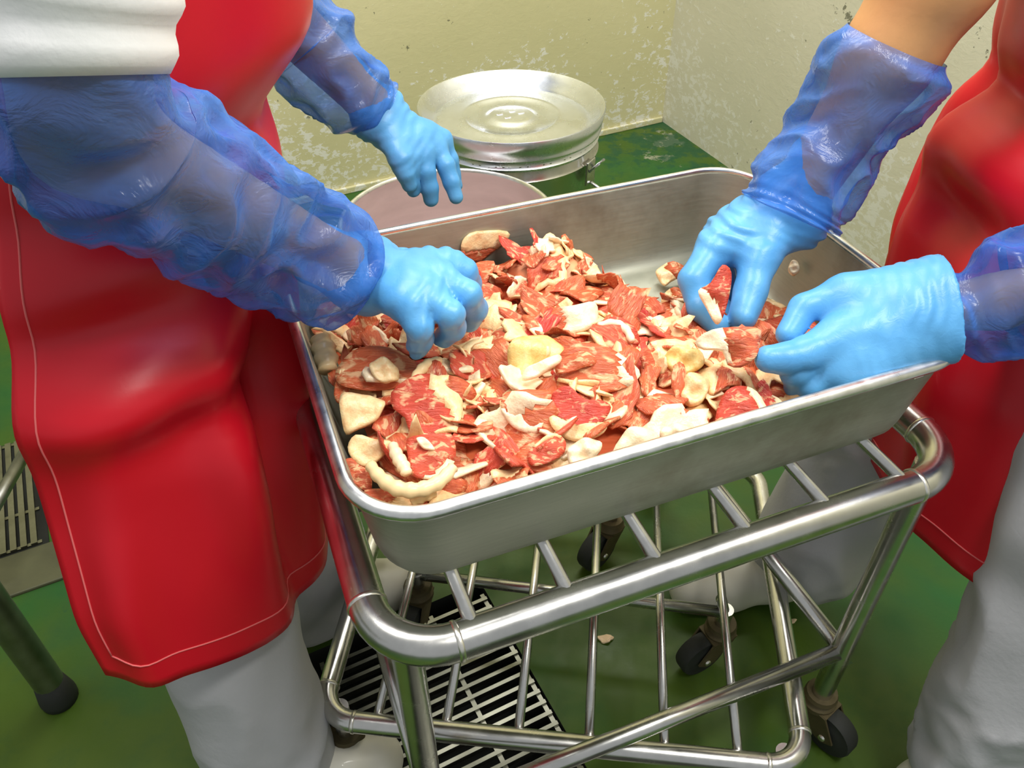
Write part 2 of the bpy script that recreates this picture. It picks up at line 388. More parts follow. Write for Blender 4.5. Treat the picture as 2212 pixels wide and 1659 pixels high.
# drain grating under the cart: every bar is a part
def grating(name, label, org, along, across, L, Wd, step, rods, bw=0.006, z=0.0):
    root = empty(name, org); tag(root, label, 'grating')
    A = [across, along, np.array([0, 0, 1.0])]
    base = None; k = 0; t = 0.012
    while t < L:
        if base is None:
            mb = MB().box(np.array(org) + across * Wd / 2, Wd, bw, 0.012, A); base = mb.build('bar', M['grate'], root, False); b_ = base
        else:
            b_ = base.copy(); COL.objects.link(b_); b_.parent = root
        b_.location = tuple(along * t + np.array([0, 0, z - 0.008])); t += step; k += 1
    for r_ in rods:
        MB().box(np.array(org) + across * r_ + along * L / 2 + np.array([0, 0, z - 0.012]), 0.007, L, 0.012, A).build('cross_rod', M['grate'], root, False)
    return root
grating('drain_grating', 'steel bar grating over the floor drain beneath the cart', TL(0, 0), TD, TM, 1.25, 0.288, 0.0188, (0.004, 0.10, 0.19, 0.284))
grating('drain_grating', 'grating of narrow flat bars in the floor at the left edge', np.array([-0.842, 0.935, 0.012]), -TM, -TD, 0.62, 0.30, 0.0168, (0.004, 0.09, 0.296), 0.0105)
mb = MB().box(np.array([-0.842, 0.935, -0.002]) - TM * 0.35 + TD * 0.052, 0.9, 0.095, 0.016, [TM, TD, [0, 0, 1]], 0.003)
tag(mb.build('trim_1', M['concrete'], None, False), kind='structure')
MB().box(np.array([-0.842, 0.935, 0.001]) - TM * 0.31 - TD * 0.15, 0.64, 0.31, 0.004, [TM, TD, [0, 0, 1]]).build('grating_bed', M['pit'], fl, False)

# steel table at the left whose leg shows
tb = empty('work_table', (-1.05, 0.45, 0)); tag(tb, 'dull steel table leg with dark foot at the lower left', 'table')
legs_ = [(-0.690, 0.640), (-1.55, 0.30), (-0.93, 0.02)]
for x, y in legs_:
    lg = MB().tube([(x, y, 0.05), (x, y, 0.80)], 0.021, 16).build('leg', M['steel_dark'], tb, auto=40)
    MB().lathe([(0.0, 0.0), (0.026, 0.0), (0.027, 0.012), (0.021, 0.05), (0.0, 0.055)], (x, y, 0), 20).build('foot', M['rubber'], lg)
MB().tube([G(-60, 1180, 0.12), G(70, 950, 0.12)], 0.011, 12).build('stretcher', M['steel_dark'], tb)
MB().box((-1.22, 0.24, 0.815), 0.95, 0.75, 0.03, None, 0.005).build('table_top', M['steel'], tb, False)

# ------------------------------------------------------------------ carts
EU = np.array([0.93441035, 0.35619839, 0]); EV = np.array([-0.35619839, 0.93441035, 0]); EZ = np.array([0, 0, 1.0])
def caster(cart, x, y, top, ang, col='rubber', R=0.038):
    """swivel caster under a leg: plate, fork and wheel"""
    d = np.array([math.cos(ang), math.sin(ang), 0]); s_ = np.array([-d[1], d[0], 0]); c = np.array([x, y, 0.0])
    mb = MB().lathe([(0.0, top), (0.021, top), (0.023, top - 0.006), (0.018, top - 0.012), (0.024, top - 0.018), (0.024, top - 0.026), (0.0, top - 0.028)], c, 20)
    w = c + d * 0.03
    for q in (-1, 1):
        a = c + s_ * q * 0.018
        vv = []
        for o in (-0.0015, 0.0015):
            for (t, z) in ((-0.018, top - 0.022), (0.024, top - 0.022), (0.046, R), (0.03, R - 0.012), (0.016, R - 0.008)):
                vv.append(a + d * t + s_ * o + EZ * z)
        mb.add(vv, [(0, 1, 2, 3, 4), (9, 8, 7, 6, 5)] + [(i, 5 + i, 5 + (i + 1) % 5, (i + 1) % 5) for i in range(5)])
    mb.box(c + d * 0.004 + EZ * (top - 0.023), 0.042, 0.036, 0.003, [d, s_, EZ])
    ca = mb.build('caster', M['rust'], cart, auto=40)
    wh = MB().lathe([(0.006, -0.014), (R * 0.62, -0.014), (R * 0.7, -0.0125), (R * 0.95, -0.0125), (R, -0.008), (R, 0.008), (R * 0.95, 0.0125), (R * 0.7, 0.0125), (R * 0.62, 0.014), (0.006, 0.014)],
                    w + EZ * R, 28, [d, EZ, s_])
    wh.build('wheel', M[col], ca, auto=50)
    MB().tube([w + EZ * R - s_ * 0.022, w + EZ * R + s_ * 0.022], 0.005, 10).build('axle', M['weld'], ca)

def cart(name, label, c, yaw, L, Wd, z, r, R, nsl, rs, legs, leg_r, zslat, steel, usl=None, tops=None):
    root = empty(name, (c[0], c[1], 0)); tag(root, label, 'cart')
    e = np.array([math.cos(yaw), math.sin(yaw), 0]); n = np.array([-e[1], e[0], 0]); c3 = np.array([c[0], c[1], 0])
    path = [c3 + e * a + n * b + EZ * z for a, b in rrect(L, Wd, R, 10)]
    MB().tube(path, r, 24, True).build('top_frame', steel, root)
    for a, b, d in ((-L / 2 + R, -Wd / 2, e), (L / 2 - R, -Wd / 2, e), (-L / 2, -Wd / 2 + R, n), (L / 2, -Wd / 2 + R, n)):
        p = c3 + e * a + n * b + EZ * z
        MB().tube([p - d * 0.003, p - d * 0.0012, p + d * 0.0012, p + d * 0.003], [r * 0.985, r + 0.0009, r + 0.0009, r * 0.985], 24).build('weld_bead', M['weld'], root)
    us = usl or [-L / 2 + L * (i + 1) / (nsl + 1) for i in range(nsl)]
    for u in us:
        MB().tube([c3 + e * u - n * Wd / 2 + EZ * (zslat), c3 + e * u + n * Wd / 2 + EZ * zslat], rs, 14).build('slat', steel, root)
    for i_, (a, b) in enumerate(legs):
        p = c3 + e * a + n * b
        MB().tube([p + EZ * 0.098, p + EZ * (tops[i_] if tops else z - 0.004)], leg_r, 18).build('leg', steel, root, auto=40)
    return root, e, n, c3

# main cart
LA, WA = 0.6024, 0.52
ca0 = np.array([0.096, 0.6779, 0]) + EV * 0.035
ins = 0.022
lg = [(s1 * (LA / 2 - ins), s2 * (WA / 2 - ins)) for s1 in (-1, 1) for s2 in (-1, 1)]
cartA, e, n, c3 = cart('steel_cart', 'stainless steel tube cart with slatted top carrying the meat tray', ca0, math.atan2(EU[1], EU[0]), LA, WA, 0.5606, 0.0172, 0.062, 6, 0.0066, lg, 0.0142, 0.5706, M['steel'],
     [-0.224, -0.136, -0.048, 0.046, 0.134, 0.224])
for p, q in ((0, 2), (1, 3), (0, 1), (2, 3)):
    a = c3 + e * lg[p][0] + n * lg[p][1] + EZ * 0.205; b = c3 + e * lg[q][0] + n * lg[q][1] + EZ * 0.205
    MB().tube([a, b], 0.0112, 14).build('stretcher', M['steel'], cartA)
for (a, b), ang in zip(lg, (-1.0, 2.6, -0.9, 2.2)):
    p = c3 + e * a + n * b; caster(cartA, p[0], p[1], 0.100, ang)

# low slatted dolly standing under it, turned a little the other way
zB = 0.165
B_FL = G(690, 1552, zB); B_FR = G(1740, 1660, zB)
yb = math.atan2(B_FR[1] - B_FL[1], B_FR[0] - B_FL[0]); LB = float(np.linalg.norm(B_FR - B_FL)) ; WB = 0.505
eb = np.array([math.cos(yb), math.sin(yb), 0]); nb = np.array([-eb[1], eb[0], 0])
cb_ = (B_FL + B_FR) / 2 + nb * WB / 2
lgb = [(-LB / 2 + 0.02, -WB / 2 + 0.02), (LB / 2 - 0.02, -WB / 2 + 0.02)]
pm = [np.array([0.312, 0.700, 0]), np.array([-0.150, 0.772, 0]), np.array([0.165, 0.905, 0])]
for p in pm: lgb.append(((p - cb_) @ eb, (p - cb_) @ nb))
usb = []
for (x, y) in ((809, 1574), (959, 1590), (1117, 1610), (1272, 1622), (1437, 1640), (1597, 1655)):
    p = G(x, y, zB); usb.append(float((p - cb_) @ eb))
dolly, e2, n2, c2 = cart('slatted_dolly', 'low slatted steel dolly on casters standing askew beneath the cart', cb_, yb, LB, WB, zB, 0.0136, 0.045, 6, 0.0062, lgb, 0.012, zB, M['steel'], usb, [0.161, 0.161, 0.132, 0.132, 0.132])
for i_ in (2, 3, 4):
    p = c2 + e2 * lgb[i_][0] + n2 * lgb[i_][1]
    us_ = sorted(usb, key=lambda q: abs(q - lgb[i_][0]))[0]; q = c2 + e2 * us_ + n2 * lgb[i_][1]
    MB().tube([p + EZ * 0.122, q + EZ * 0.158], 0.008, 12).build('bracket', M['steel'], dolly)
pa, pb = [c2 + e2 * a + n2 * b + EZ * 0.125 for a, b in (lgb[2], lgb[3])]
MB().tube([pa, pb], 0.009, 12).build('stretcher', M['steel'], dolly)
for (a, b), ang in zip(lgb, (-2.0, -1.2, 3.6, -1.9, 3.9)):
    p = c2 + e2 * a + n2 * b; caster(dolly, p[0], p[1], 0.100, ang)

# ------------------------------------------------------------------ meat tray
TC = np.array([0.0904, 0.6931, 0]); TLn, TW, TZ, TB = 0.600, 0.4222, 0.695, 0.5785
def TP(u, v, z): return TC + EU * u + EV * v + EZ * z
tray = empty('meat_tray', TC + EZ * TB); tag(tray, 'dull aluminium deep tray full of sliced pork on the cart', 'tray')
def ring(inset, z, R, n=10): return [TP(a, b, z) for a, b in rrect(TLn - 2 * inset, TW - 2 * inset, R, n)]
prof = []
th = 0.0025
hb, ht = TB, TZ - 0.004
def wallin(z): return 0.0205 - (z - hb) / (ht - hb) * 0.0155
outer = [(0.12, hb, 0.03), (0.034, hb, 0.042), (0.0255, hb + 0.003, 0.046), (0.0208, hb + 0.010, 0.052)] + [(wallin(z), z, 0.056) for z in np.linspace(hb + 0.02, ht, 6)]
inner = [(i + th, z, R) for i, z, R in [(wallin(z), z, 0.054) for z in np.linspace(ht, hb + 0.022, 6)]] + [(0.0245, hb + 0.013, 0.050), (0.030, hb + 0.006, 0.044), (0.038, hb + 0.003, 0.04), (0.12, hb + th, 0.03)]
V = []; F = []; nr = 44
for i, (ins_, z, R) in enumerate(outer + inner): V += ring(ins_, z, R)
k = len(outer) + len(inner)
for i in range(k - 1):
    for j in range(nr): F.append((i * nr + j, i * nr + (j + 1) % nr, (i + 1) * nr + (j + 1) % nr, (i + 1) * nr + j))
F += [tuple(range(nr))[::-1], tuple(range((k - 1) * nr, k * nr))]
MB().add(V, F).build('tray_body', M['alu'], tray, auto=60)
# rolled rim: flat top with a round outer bead
V = []; F = []; pr = [(0.0065, -0.004), (0.0068, 0.0012), (0.0045, 0.0026), (0.0005, 0.0018), (-0.0030, -0.0004), (-0.0042, -0.0045), (-0.0026, -0.0080), (0.0012, -0.0094), (0.0042, -0.0080), (0.0050, -0.0050)]
for dx, dz in pr: V += ring(dx, TZ + dz, 0.064 - dx)
k = len(pr)
for i in range(k):
    for j in range(nr): F.append((i * nr + j, i * nr + (j + 1) % nr, ((i + 1) % k) * nr + (j + 1) % nr, ((i + 1) % k) * nr + j))
MB().add(V, F).build('rim', M['alurim'], tray)
tabp = TP(0.232, -TW / 2 + 0.008, TZ - 0.012)
MB().box(tabp, 0.012, 0.004, 0.018, [EU, EV, EZ], 0.0015).build('rivet', M['alurim'], tray, False)

# ------------------------------------------------------------------ heap of pork
def sstep(a, b, x): t = np.clip((x - a) / (b - a), 0, 1); return t * t * (3 - 2 * t)
def bump2(u, v, cu, cv, su, sv): return np.exp(-((u - cu) / su) ** 2 - ((v - cv) / sv) ** 2)
def pile(u, v):
    """height of the heap above the tray floor, in metres"""
    u = np.asarray(u, float); v = np.asarray(v, float)
    edge = 0.045 - 0.28 * (v - 0.11)
    cut = np.clip(sstep(edge + 0.075, edge - 0.01, u) + sstep(0.055, -0.02, v - 0.15 * np.clip(u - 0.1, 0, 1)) , 0, 1)
    right = 1 - 0.55 * sstep(0.13, 0.27, u)
    h = (0.062 + 0.022 * bump2(u, v, -0.06, -0.05, 0.16, 0.11) + 0.012 * bump2(u, v, -0.2, -0.1, 0.09, 0.09)
         + 0.028 * bump2(u, v, 0.005, 0.145, 0.05, 0.05) - 0.022 * bump2(u, v, -0.27, 0.13, 0.09, 0.08) + 0.012 * bump2(u, v, 0.08, -0.12, 0.08, 0.06))
    sides = sstep(-0.285, -0.255, u) * 0.25 + 0.75
    return 0.003 + h * cut * right * sides
gu = np.linspace(-0.262, 0.262, 60); gv = np.linspace(-0.172, 0.172, 44)
V = [TP(u, v, TB + 0.003 + float(pile(u, v)) - 0.012 + 0.006 * noise.noise((u * 40, v * 40, 0))) for u in gu for v in gv]
keep = lambda i, j: pile(gu[i], gv[j]) > 0.016
F = [(i * 44 + j, (i + 1) * 44 + j, (i + 1) * 44 + j + 1, i * 44 + j + 1) for i in range(59) for j in range(43) if keep(i, j)]
hp = MB().add(V, F).build('pork_heap_base', M['lean'], None); tag(hp, 'packed lower layer of pork scraps underneath the visible slices in tray', 'meat', None, 'stuff')

def slab(rimpts, fatfn, thick, zfn, NR=5, seed=0):
    """slice as a polar grid; returns (lean verts/faces, fat verts/faces). rimpts: closed outline (x, y) about the origin"""
    ns = len(rimpts); pts = [(0.0, 0.0)]
    for r_ in range(1, NR + 1):
        for x, y in rimpts: pts.append((x * r_ / NR, y * r_ / NR))
    pts = np.array(pts); z = zfn(pts)
    f = [(0, 1 + j, 1 + (j + 1) % ns) for j in range(ns)]
    for r_ in range(NR - 1):
        b0 = 1 + r_ * ns; b1 = b0 + ns
        f += [(b0 + j, b1 + j, b1 + (j + 1) % ns, b0 + (j + 1) % ns) for j in range(ns)]
    cen = np.array([pts[list(q)].mean(0) for q in f]); isf = fatfn(cen)
    out = []
    for want, th_ in ((False, thick), (True, thick * 1.35)):
        fs = [q for q, w in zip(f, isf) if bool(w) == want]
        if not fs: out.append(None); continue
        used = sorted({i for q in fs for i in q}); mp = {i: k_ for k_, i in enumerate(used)}; nu = len(used)
        ed = {}
        for q in fs:
            for a, b in zip(q, q[1:] + q[:1]): ed[(a, b)] = 1
        bnd = [(a, b) for a, b in ed if (b, a) not in ed]; bs = {a for a, b in bnd} | {b for a, b in bnd}
        top = [(pts[i][0], pts[i][1], z[i] + (th_ * 0.5 if i not in bs else th_ * 0.28)) for i in used]
        bot = [(pts[i][0], pts[i][1], z[i] - (th_ * 0.5 if i not in bs else th_ * 0.28)) for i in used]
        F_ = [tuple(mp[i] for i in q) for q in fs] + [tuple(mp[i] + nu for i in q)[::-1] for q in fs]
        F_ += [(mp[b], mp[a], mp[a] + nu, mp[b] + nu) for a, b in bnd]
        out.append((top + bot, F_))
    return out
def variant(i, kind):
    rs = random.Random(100 + i); ns = 20; asp = rs.uniform(0.42, 0.85)
    a = [(k_, rs.uniform(-1, 1) * 0.42 / k_ ** 0.6, rs.uniform(0, 6.28)) for k_ in (2, 3, 4, 5, 7)]
    rim = []
    for j in range(ns):
        t = 2 * math.pi * j / ns; r_ = max(0.35, 1 + sum(am * math.cos(k_ * t + ph) for k_, am, ph in a))
        rim.append((r_ * math.cos(t), r_ * math.sin(t) * asp))
    al = rs.uniform(0, 6.28); c_ = {'mix': rs.uniform(-0.2, 0.32), 'fat': -9, 'lean': 9}[kind]; wv = rs.uniform(2, 5)
    fat = lambda p: (p[:, 0] * math.cos(al) + p[:, 1] * math.sin(al) + 0.12 * np.sin(p[:, 0] * wv + al) + 0.1 * np.cos(p[:, 1] * wv * 1.3)) > c_
    b1 = rs.uniform(-0.55, 0.75); be = rs.uniform(0, 3.14); rp = rs.uniform(0.06, 0.16); ph = rs.uniform(0, 6)
    def zf(p):
        q = p[:, 0] * math.cos(be) + p[:, 1] * math.sin(be); w = -p[:, 0] * math.sin(be) + p[:, 1] * math.cos(be)
        return b1 * q * q + rp * np.sin(q * 3.2 + ph) * (0.4 + w * w) + rp * 0.7 * np.sin(w * 4.1 + ph * 2)
    return slab(rim, fat, rs.uniform(0.08, 0.15) * (1.6 if kind == 'fat' else 1), zf)
protos = []
for i in range(30):
    kind = ('mix', 'mix', 'mix', 'lean', 'fat')[i % 5]; ln, ft = variant(i, kind); pr = {}
    if ln is not None:
        me = mesh('pork_scrap', *ln); me.materials.append(M['leanred'] if i % 7 == 0 else M['lean']); me.polygons.foreach_set('use_smooth', [True] * len(me.polygons)); pr['lean'] = me
    if ft is not None:
        me = mesh('fat_edge', *ft); me.materials.append((M['fat'], M['fatwhite'], M['fat'])[i % 3]); me.polygons.foreach_set('use_smooth', [True] * len(me.polygons)); pr['fat'] = me
    protos.append(pr)
GL = {'mix': ('pork_scrap', 'small ragged scrap of raw pork, red lean edged with pale fat, in heap', 'mixed pork scraps in the heap'),
      'lean': ('lean_scrap', 'small ragged scrap of lean red pork without fat in the heap', 'lean pork scraps in the heap'),
      'fat': ('fat_scrap', 'small ragged scrap of cream pork fat without lean in the heap', 'pork fat scraps in the heap')}
def rotm(nrm, xdir):
    nrm = np.array(nrm, float); nrm /= np.linalg.norm(nrm); x = np.array(xdir, float); x = x - nrm * (x @ nrm); x /= np.linalg.norm(x); y = np.cross(nrm, x)
    return Matrix(((x[0], y[0], nrm[0]), (x[1], y[1], nrm[1]), (x[2], y[2], nrm[2])))
def where(u, v):
    if v > 0.085: return 'at the back of the heap'
    if v < -0.11: return 'along the front rim, left end' if u < -0.13 else ('along the front rim, middle' if u < 0.05 else 'along the front rim, right end')
    if u < -0.2: return 'beside the left tray wall'
    if u < -0.09: return 'in the left half of the heap'
    if u < 0.03: return 'in the middle of the heap'
    return 'by the bare tray bottom' if v > 0.0 else 'in the right half of the heap'
def put(pr, loc, R3, sc, label=None, keep=False):
    kind = 'mix' if len(pr) == 2 else ('lean' if 'lean' in pr else 'fat'); nm, lb, gp = GL[kind]
    root = bpy.data.objects.new(nm, pr.get('lean') or pr['fat']); COL.objects.link(root)
    root.matrix_world = Matrix.Translation(Vector(loc)) @ R3.to_4x4() @ Matrix.Diagonal((sc, sc, sc, 1))
    tag(root, label or lb, 'meat', gp if (keep or not label) else None)
    if kind == 'mix':
        ch = bpy.data.objects.new('fat_edge', pr['fat']); COL.objects.link(ch); ch.parent = root
    return root
rs = random.Random(11); cnt = 0; tries = 0
cells = []
while cnt < 268 and tries < 9000:
    tries += 1; u = rs.uniform(-0.262, 0.24); v = rs.uniform(-0.168, 0.165); h = float(pile(u, v))
    if h < 0.030 or math.hypot(max(0, abs(u) - 0.225), max(0, abs(v) - 0.135)) > 0.046: continue
    corner = math.hypot(max(0, abs(u) - 0.225), max(0, abs(v) - 0.135)) > 0.03
    if any((u - a) ** 2 + (v - b) ** 2 < 0.0135 ** 2 for a, b in cells): continue
    cells.append((u, v)); cnt += 1
    g = 0.01; nx = -(float(pile(u + g, v)) - h) / g; ny = -(float(pile(u, v + g)) - h) / g
    nrm = EU * (nx * 0.6 + rs.gauss(0, 0.42)) + EV * (ny * 0.6 + rs.gauss(-0.15, 0.42)) + EZ
    far = sstep(-0.1, 0.15, v); sc = rs.uniform(0.019, 0.036) * (1 - 0.25 * float(far)) * (1.2 if rs.random() < 0.15 else 1)
    if corner: sc = min(sc, 0.022)
    zone = where(u, v); pr_i = protos[rs.randrange(30)]
    if len(pr_i) == 1 and 'fat' in pr_i: sc *= 0.72
    size = 'large' if sc > 0.029 else ('middling' if sc > 0.024 else 'small')
    what = {2: 'ragged pork scrap of red lean with pale fat', 1: 'ragged all-red pork scrap' if 'lean' in pr_i else 'ragged all-cream pork fat scrap'}[len(pr_i)]
    put(pr_i, TP(u, v, TB + h + rs.uniform(-0.006, 0.005)), rotm(nrm, (rs.uniform(-1, 1), rs.uniform(-1, 1), 0)), sc, f'{size} {what} {zone}'.replace('ragged pork scrap of red lean with pale fat', 'pork scrap of red lean and fat'), True)

# individually shaped pieces, each with its own outline, thickness and place on the heap
def hero(name, label, outline, z, tilt=0.55, fat=None, bend=0.0, bax=0.0, thick=0.004, lean='lean', fatm='fatwhite', rip=0.0015, lift=0.005, nrm=None):
    """outline: image-plane outline laid onto a tilted plane through the heap at height z; fat: (angle, threshold, wave) of the fatty side"""
    o = np.array(outline, float); c = (o.max(0) + o.min(0)) / 2; C = G(c[0], c[1], z)
    tocam = CO - C; tocam /= np.linalg.norm(tocam); n_ = nrm if nrm is not None else EZ * (1 - tilt) + tocam * tilt; n_ = np.array(n_, float); n_ /= np.linalg.norm(n_)
    R3 = rotm(n_, CR); X = np.array(R3.col[0]); Y = np.array(R3.col[1])
    q = []
    for x, y in o:
        r_ = CF + (x - W / 2) / FPX * CR - (y - H / 2) / FPX * CU; p = CO + r_ * (((C - CO) @ n_) / (r_ @ n_)) - C; q.append((p @ X, p @ Y))
    q = np.array(q); seg = []
    k_ = len(q)                                             # smooth closed curve through the outline
    for i in range(k_):
        p0, p1, p2, p3 = q[i - 1], q[i], q[(i + 1) % k_], q[(i + 2) % k_]
        for t in np.linspace(0, 1, max(2, 30 // k_), endpoint=False):
            seg.append(0.5 * (2 * p1 + (p2 - p0) * t + (2 * p0 - 5 * p1 + 4 * p2 - p3) * t * t + (3 * p1 - p0 - 3 * p2 + p3) * t ** 3))
    seg = np.array(seg); area_ = np.sum(seg[:, 0] * np.roll(seg[:, 1], -1) - seg[:, 1] * np.roll(seg[:, 0], -1))
    if area_ < 0: seg = seg[::-1]
    S_ = np.abs(seg).max(); seg = seg / S_
    if fat is None: ff = lambda p: np.zeros(len(p), bool)
    elif fat == 'all': ff = lambda p: np.ones(len(p), bool)
    else:
        a, c_, wv = fat; a = math.radians(a)
        ff = lambda p: p[:, 0] * math.cos(a) + p[:, 1] * math.sin(a) + wv * np.sin(3 * (-p[:, 0] * math.sin(a) + p[:, 1] * math.cos(a))) > c_
    ba = math.radians(bax)
    def zf(p):
        d = p[:, 0] * math.cos(ba) + p[:, 1] * math.sin(ba); w = -p[:, 0] * math.sin(ba) + p[:, 1] * math.cos(ba)
        return bend * d * d + rip / S_ * np.sin(5 * d + 2 * w) + rip / S_ * 0.7 * np.sin(7 * w + 1)
    ln, ft = slab([tuple(p) for p in seg], ff, thick / S_, zf, 6)
    def mk(nm, data, mt):
        me = mesh(nm, *data); me.materials.append(M[mt]); me.polygons.foreach_set('use_smooth', [True] * len(me.polygons)); return me
    root = bpy.data.objects.new(name, mk(name, ln if ln is not None else ft, lean if ln is not None else fatm)); COL.objects.link(root)
    root.matrix_world = Matrix.Translation(Vector(C + n_ * lift)) @ R3.to_4x4() @ Matrix.Diagonal((S_, S_, S_, 1))
    if ln is not None and ft is not None:
        ch = bpy.data.objects.new('fat_edge', mk('fat_edge', ft, fatm)); COL.objects.link(ch); ch.parent = root
    return tag(root, label, 'meat')
hero('pork_slice', 'pork slice half cream half red stuck on the tray back wall', [(998, 520), (1030, 500), (1096, 500), (1092, 520), (1062, 545), (1038, 566), (1012, 562), (996, 548)], 0.655, 0.5, (80, -0.1, 0.1), 0.05, 0, 0.003, 'lean', 'fat', 0.001, 0, -EV + EZ * 0.15)
hero('pork_slice', 'upright cream-topped pork slice standing at the back of the heap', [(1150, 570), (1165, 530), (1188, 505), (1212, 530), (1228, 580), (1232, 612), (1190, 622), (1150, 612)], 0.650, 0.85, (85, -0.15, 0.15), 0.2, 20, 0.006, 'lean', 'fat', 0.003)
hero('fat_piece', 'thick rounded yellow piece of fat in the middle of the heap', [(1098, 790), (1100, 755), (1130, 730), (1170, 722), (1205, 735), (1218, 765), (1195, 790), (1150, 815), (1115, 828)], 0.676, 0.6, 'all', -0.35, 60, 0.010, 'lean', 'fatyellow', 0.003)
hero('fat_piece', 'pink curved lip of fat lying on the yellow fat piece', [(1128, 822), (1135, 800), (1170, 785), (1205, 768), (1212, 782), (1180, 806), (1150, 822)], 0.684, 0.6, 'all', -0.2, 0, 0.006, 'lean', 'fatwhite', 0.001)
hero('pork_slice', 'largest red pork slice with white fat along its right edge', [(1200, 830), (1205, 775), (1240, 750), (1290, 745), (1335, 765), (1370, 790), (1382, 815), (1355, 840), (1300, 852), (1240, 862), (1205, 858)], 0.676, 0.6, (-12, 0.52, 0.1), -0.15, 40, 0.004, 'lean', 'fatwhite')
hero('pork_slice', 'small squarish red pork flap lying on the largest slice', [(1200, 795), (1230, 770), (1278, 762), (1290, 785), (1250, 800), (1210, 810)], 0.684, 0.6, (95, 0.45, 0.05), -0.2, 0, 0.003, 'lean', 'fat')
hero('pork_slice', 'bright red pork slice with white fat notch near the front rim', [(1190, 880), (1195, 850), (1230, 840), (1262, 868), (1300, 868), (1320, 880), (1300, 915), (1260, 930), (1220, 922), (1200, 905)], 0.676, 0.62, None, -0.15, 20, 0.004, 'leanred', 'fatwhite')
hero('fat_piece', 'pale strip of fat curving below the bright red slice', [(1185, 895), (1200, 915), (1232, 936), (1275, 938), (1310, 915), (1305, 935), (1268, 955), (1225, 950), (1192, 925)], 0.668, 0.6, 'all', -0.1, 0, 0.005, 'lean', 'fat')
hero('pork_slice', 'orange-red pork slice with a broad white fat band in front', [(1082, 880), (1095, 850), (1140, 842), (1190, 846), (1186, 880), (1175, 915), (1160, 938), (1120, 932), (1092, 905)], 0.672, 0.6, (-95, 0.05, 0.08), -0.2, 80, 0.004, 'lean', 'fatwhite')
hero('fat_piece', 'broad smooth cream fat slab near the left wall of the tray', [(735, 870), (745, 852), (800, 858), (832, 872), (825, 895), (812, 912), (775, 930), (748, 940), (738, 905)], 0.668, 0.55, 'all', -0.15, 70, 0.006, 'lean', 'fat')
hero('pork_slice', 'large pinkish red slice upper of two in the front left corner', [(845, 850), (880, 825), (930, 812), (985, 830), (1000, 870), (995, 910), (975, 940), (930, 950), (890, 945), (875, 905), (850, 885)], 0.676, 0.55, (25, 0.42, 0.15), -0.15, 20, 0.004, 'leanred', 'fat')
hero('pork_slice', 'pinkish red slice below it with a white spot of fat', [(880, 950), (930, 945), (975, 940), (985, 985), (968, 1020), (930, 1040), (890, 1030), (882, 990)], 0.672, 0.55, (-60, 0.55, 0.1), -0.2, 10, 0.004, 'leanred', 'fatwhite')
hero('fat_piece', 'white triangle of fat on the lower pinkish red slice', [(900, 952), (918, 950), (940, 975), (915, 972)], 0.680, 0.6, 'all', 0, 0, 0.003, 'lean', 'fatwhite', 0.0005)
hero('fat_piece', 'cream fat slab with pointed end in the front left corner', [(752, 970), (770, 948), (815, 955), (845, 958), (835, 980), (815, 1000), (790, 1012), (765, 1000)], 0.664, 0.5, 'all', -0.1, 30, 0.006, 'lean', 'fat')
hero('pork_slice', 'orange pork slice across the heap left of the yellow fat', [(905, 840), (940, 815), (1000, 822), (1030, 850), (1005, 868), (960, 850), (920, 862)], 0.680, 0.6, (130, 0.2, 0.1), -0.2, 0, 0.004, 'lean', 'fat')
hero('pork_slice', 'marbled wide pork slice in front of the left hand', [(725, 800), (760, 765), (820, 752), (880, 770), (905, 800), (895, 830), (840, 842), (780, 845), (735, 835)], 0.670, 0.5, None, -0.15, 40, 0.004, 'lean', 'fat', 0.003)
hero('fat_piece', 'pale cream fat piece on the marbled slice', [(800, 790), (830, 778), (860, 800), (858, 825), (825, 830), (805, 812)], 0.677, 0.55, 'all', -0.1, 0, 0.005, 'lean', 'fat')
hero('pork_slice', 'dark red pork slice under an arc of white fat', [(1275, 720), (1300, 695), (1340, 690), (1372, 712), (1380, 745), (1330, 748), (1290, 742)], 0.668, 0.55, None, -0.1, 0, 0.004, 'leanred')
hero('pork_slice', 'cream slice with an orange tear left of the bare tray bottom', [(1170, 700), (1195, 672), (1240, 665), (1285, 650), (1292, 690), (1270, 715), (1225, 725), (1185, 722)], 0.670, 0.6, (-20, -0.3, 0.3), -0.25, 30, 0.005, 'lean', 'fatwhite')
hero('fat_piece', 'yellowish cream lump of fat below the pair of hands', [(1435, 775), (1450, 758), (1485, 750), (1518, 762), (1520, 790), (1500, 805), (1470, 812), (1445, 800)], 0.668, 0.6, 'all', -0.35, 30, 0.010, 'lean', 'fatyellow', 0.003)
hero('fat_piece', 'cream pink fat lump right of the yellowish lump', [(1470, 860), (1480, 820), (1505, 808), (1530, 818), (1528, 850), (1512, 875), (1488, 880)], 0.662, 0.6, 'all', -0.4, 30, 0.010, 'lean', 'fat', 0.003)
hero('pork_slice', 'red pork slice with right fat edge against the front rim', [(1545, 905), (1560, 860), (1590, 838), (1625, 840), (1650, 870), (1655, 900), (1600, 925), (1555, 935)], 0.660, 0.6, (15, 0.55, 0.06), -0.15, 30, 0.004, 'leanred', 'fatwhite')
hero('fat_piece', 'white fat flap resting up on the front rim of tray', [(1322, 985), (1345, 940), (1365, 925), (1400, 928), (1425, 945), (1400, 965), (1360, 985)], 0.674, 0.75, 'all', -0.3, 20, 0.005, 'lean', 'fatwhite', 0.002)
hero('fat_piece', 'pink-white fat flap beside it along the front rim', [(1425, 945), (1432, 925), (1465, 918), (1492, 928), (1470, 945), (1440, 955)], 0.672, 0.7, 'all', -0.2, 0, 0.004, 'lean', 'fatwhite', 0.002)
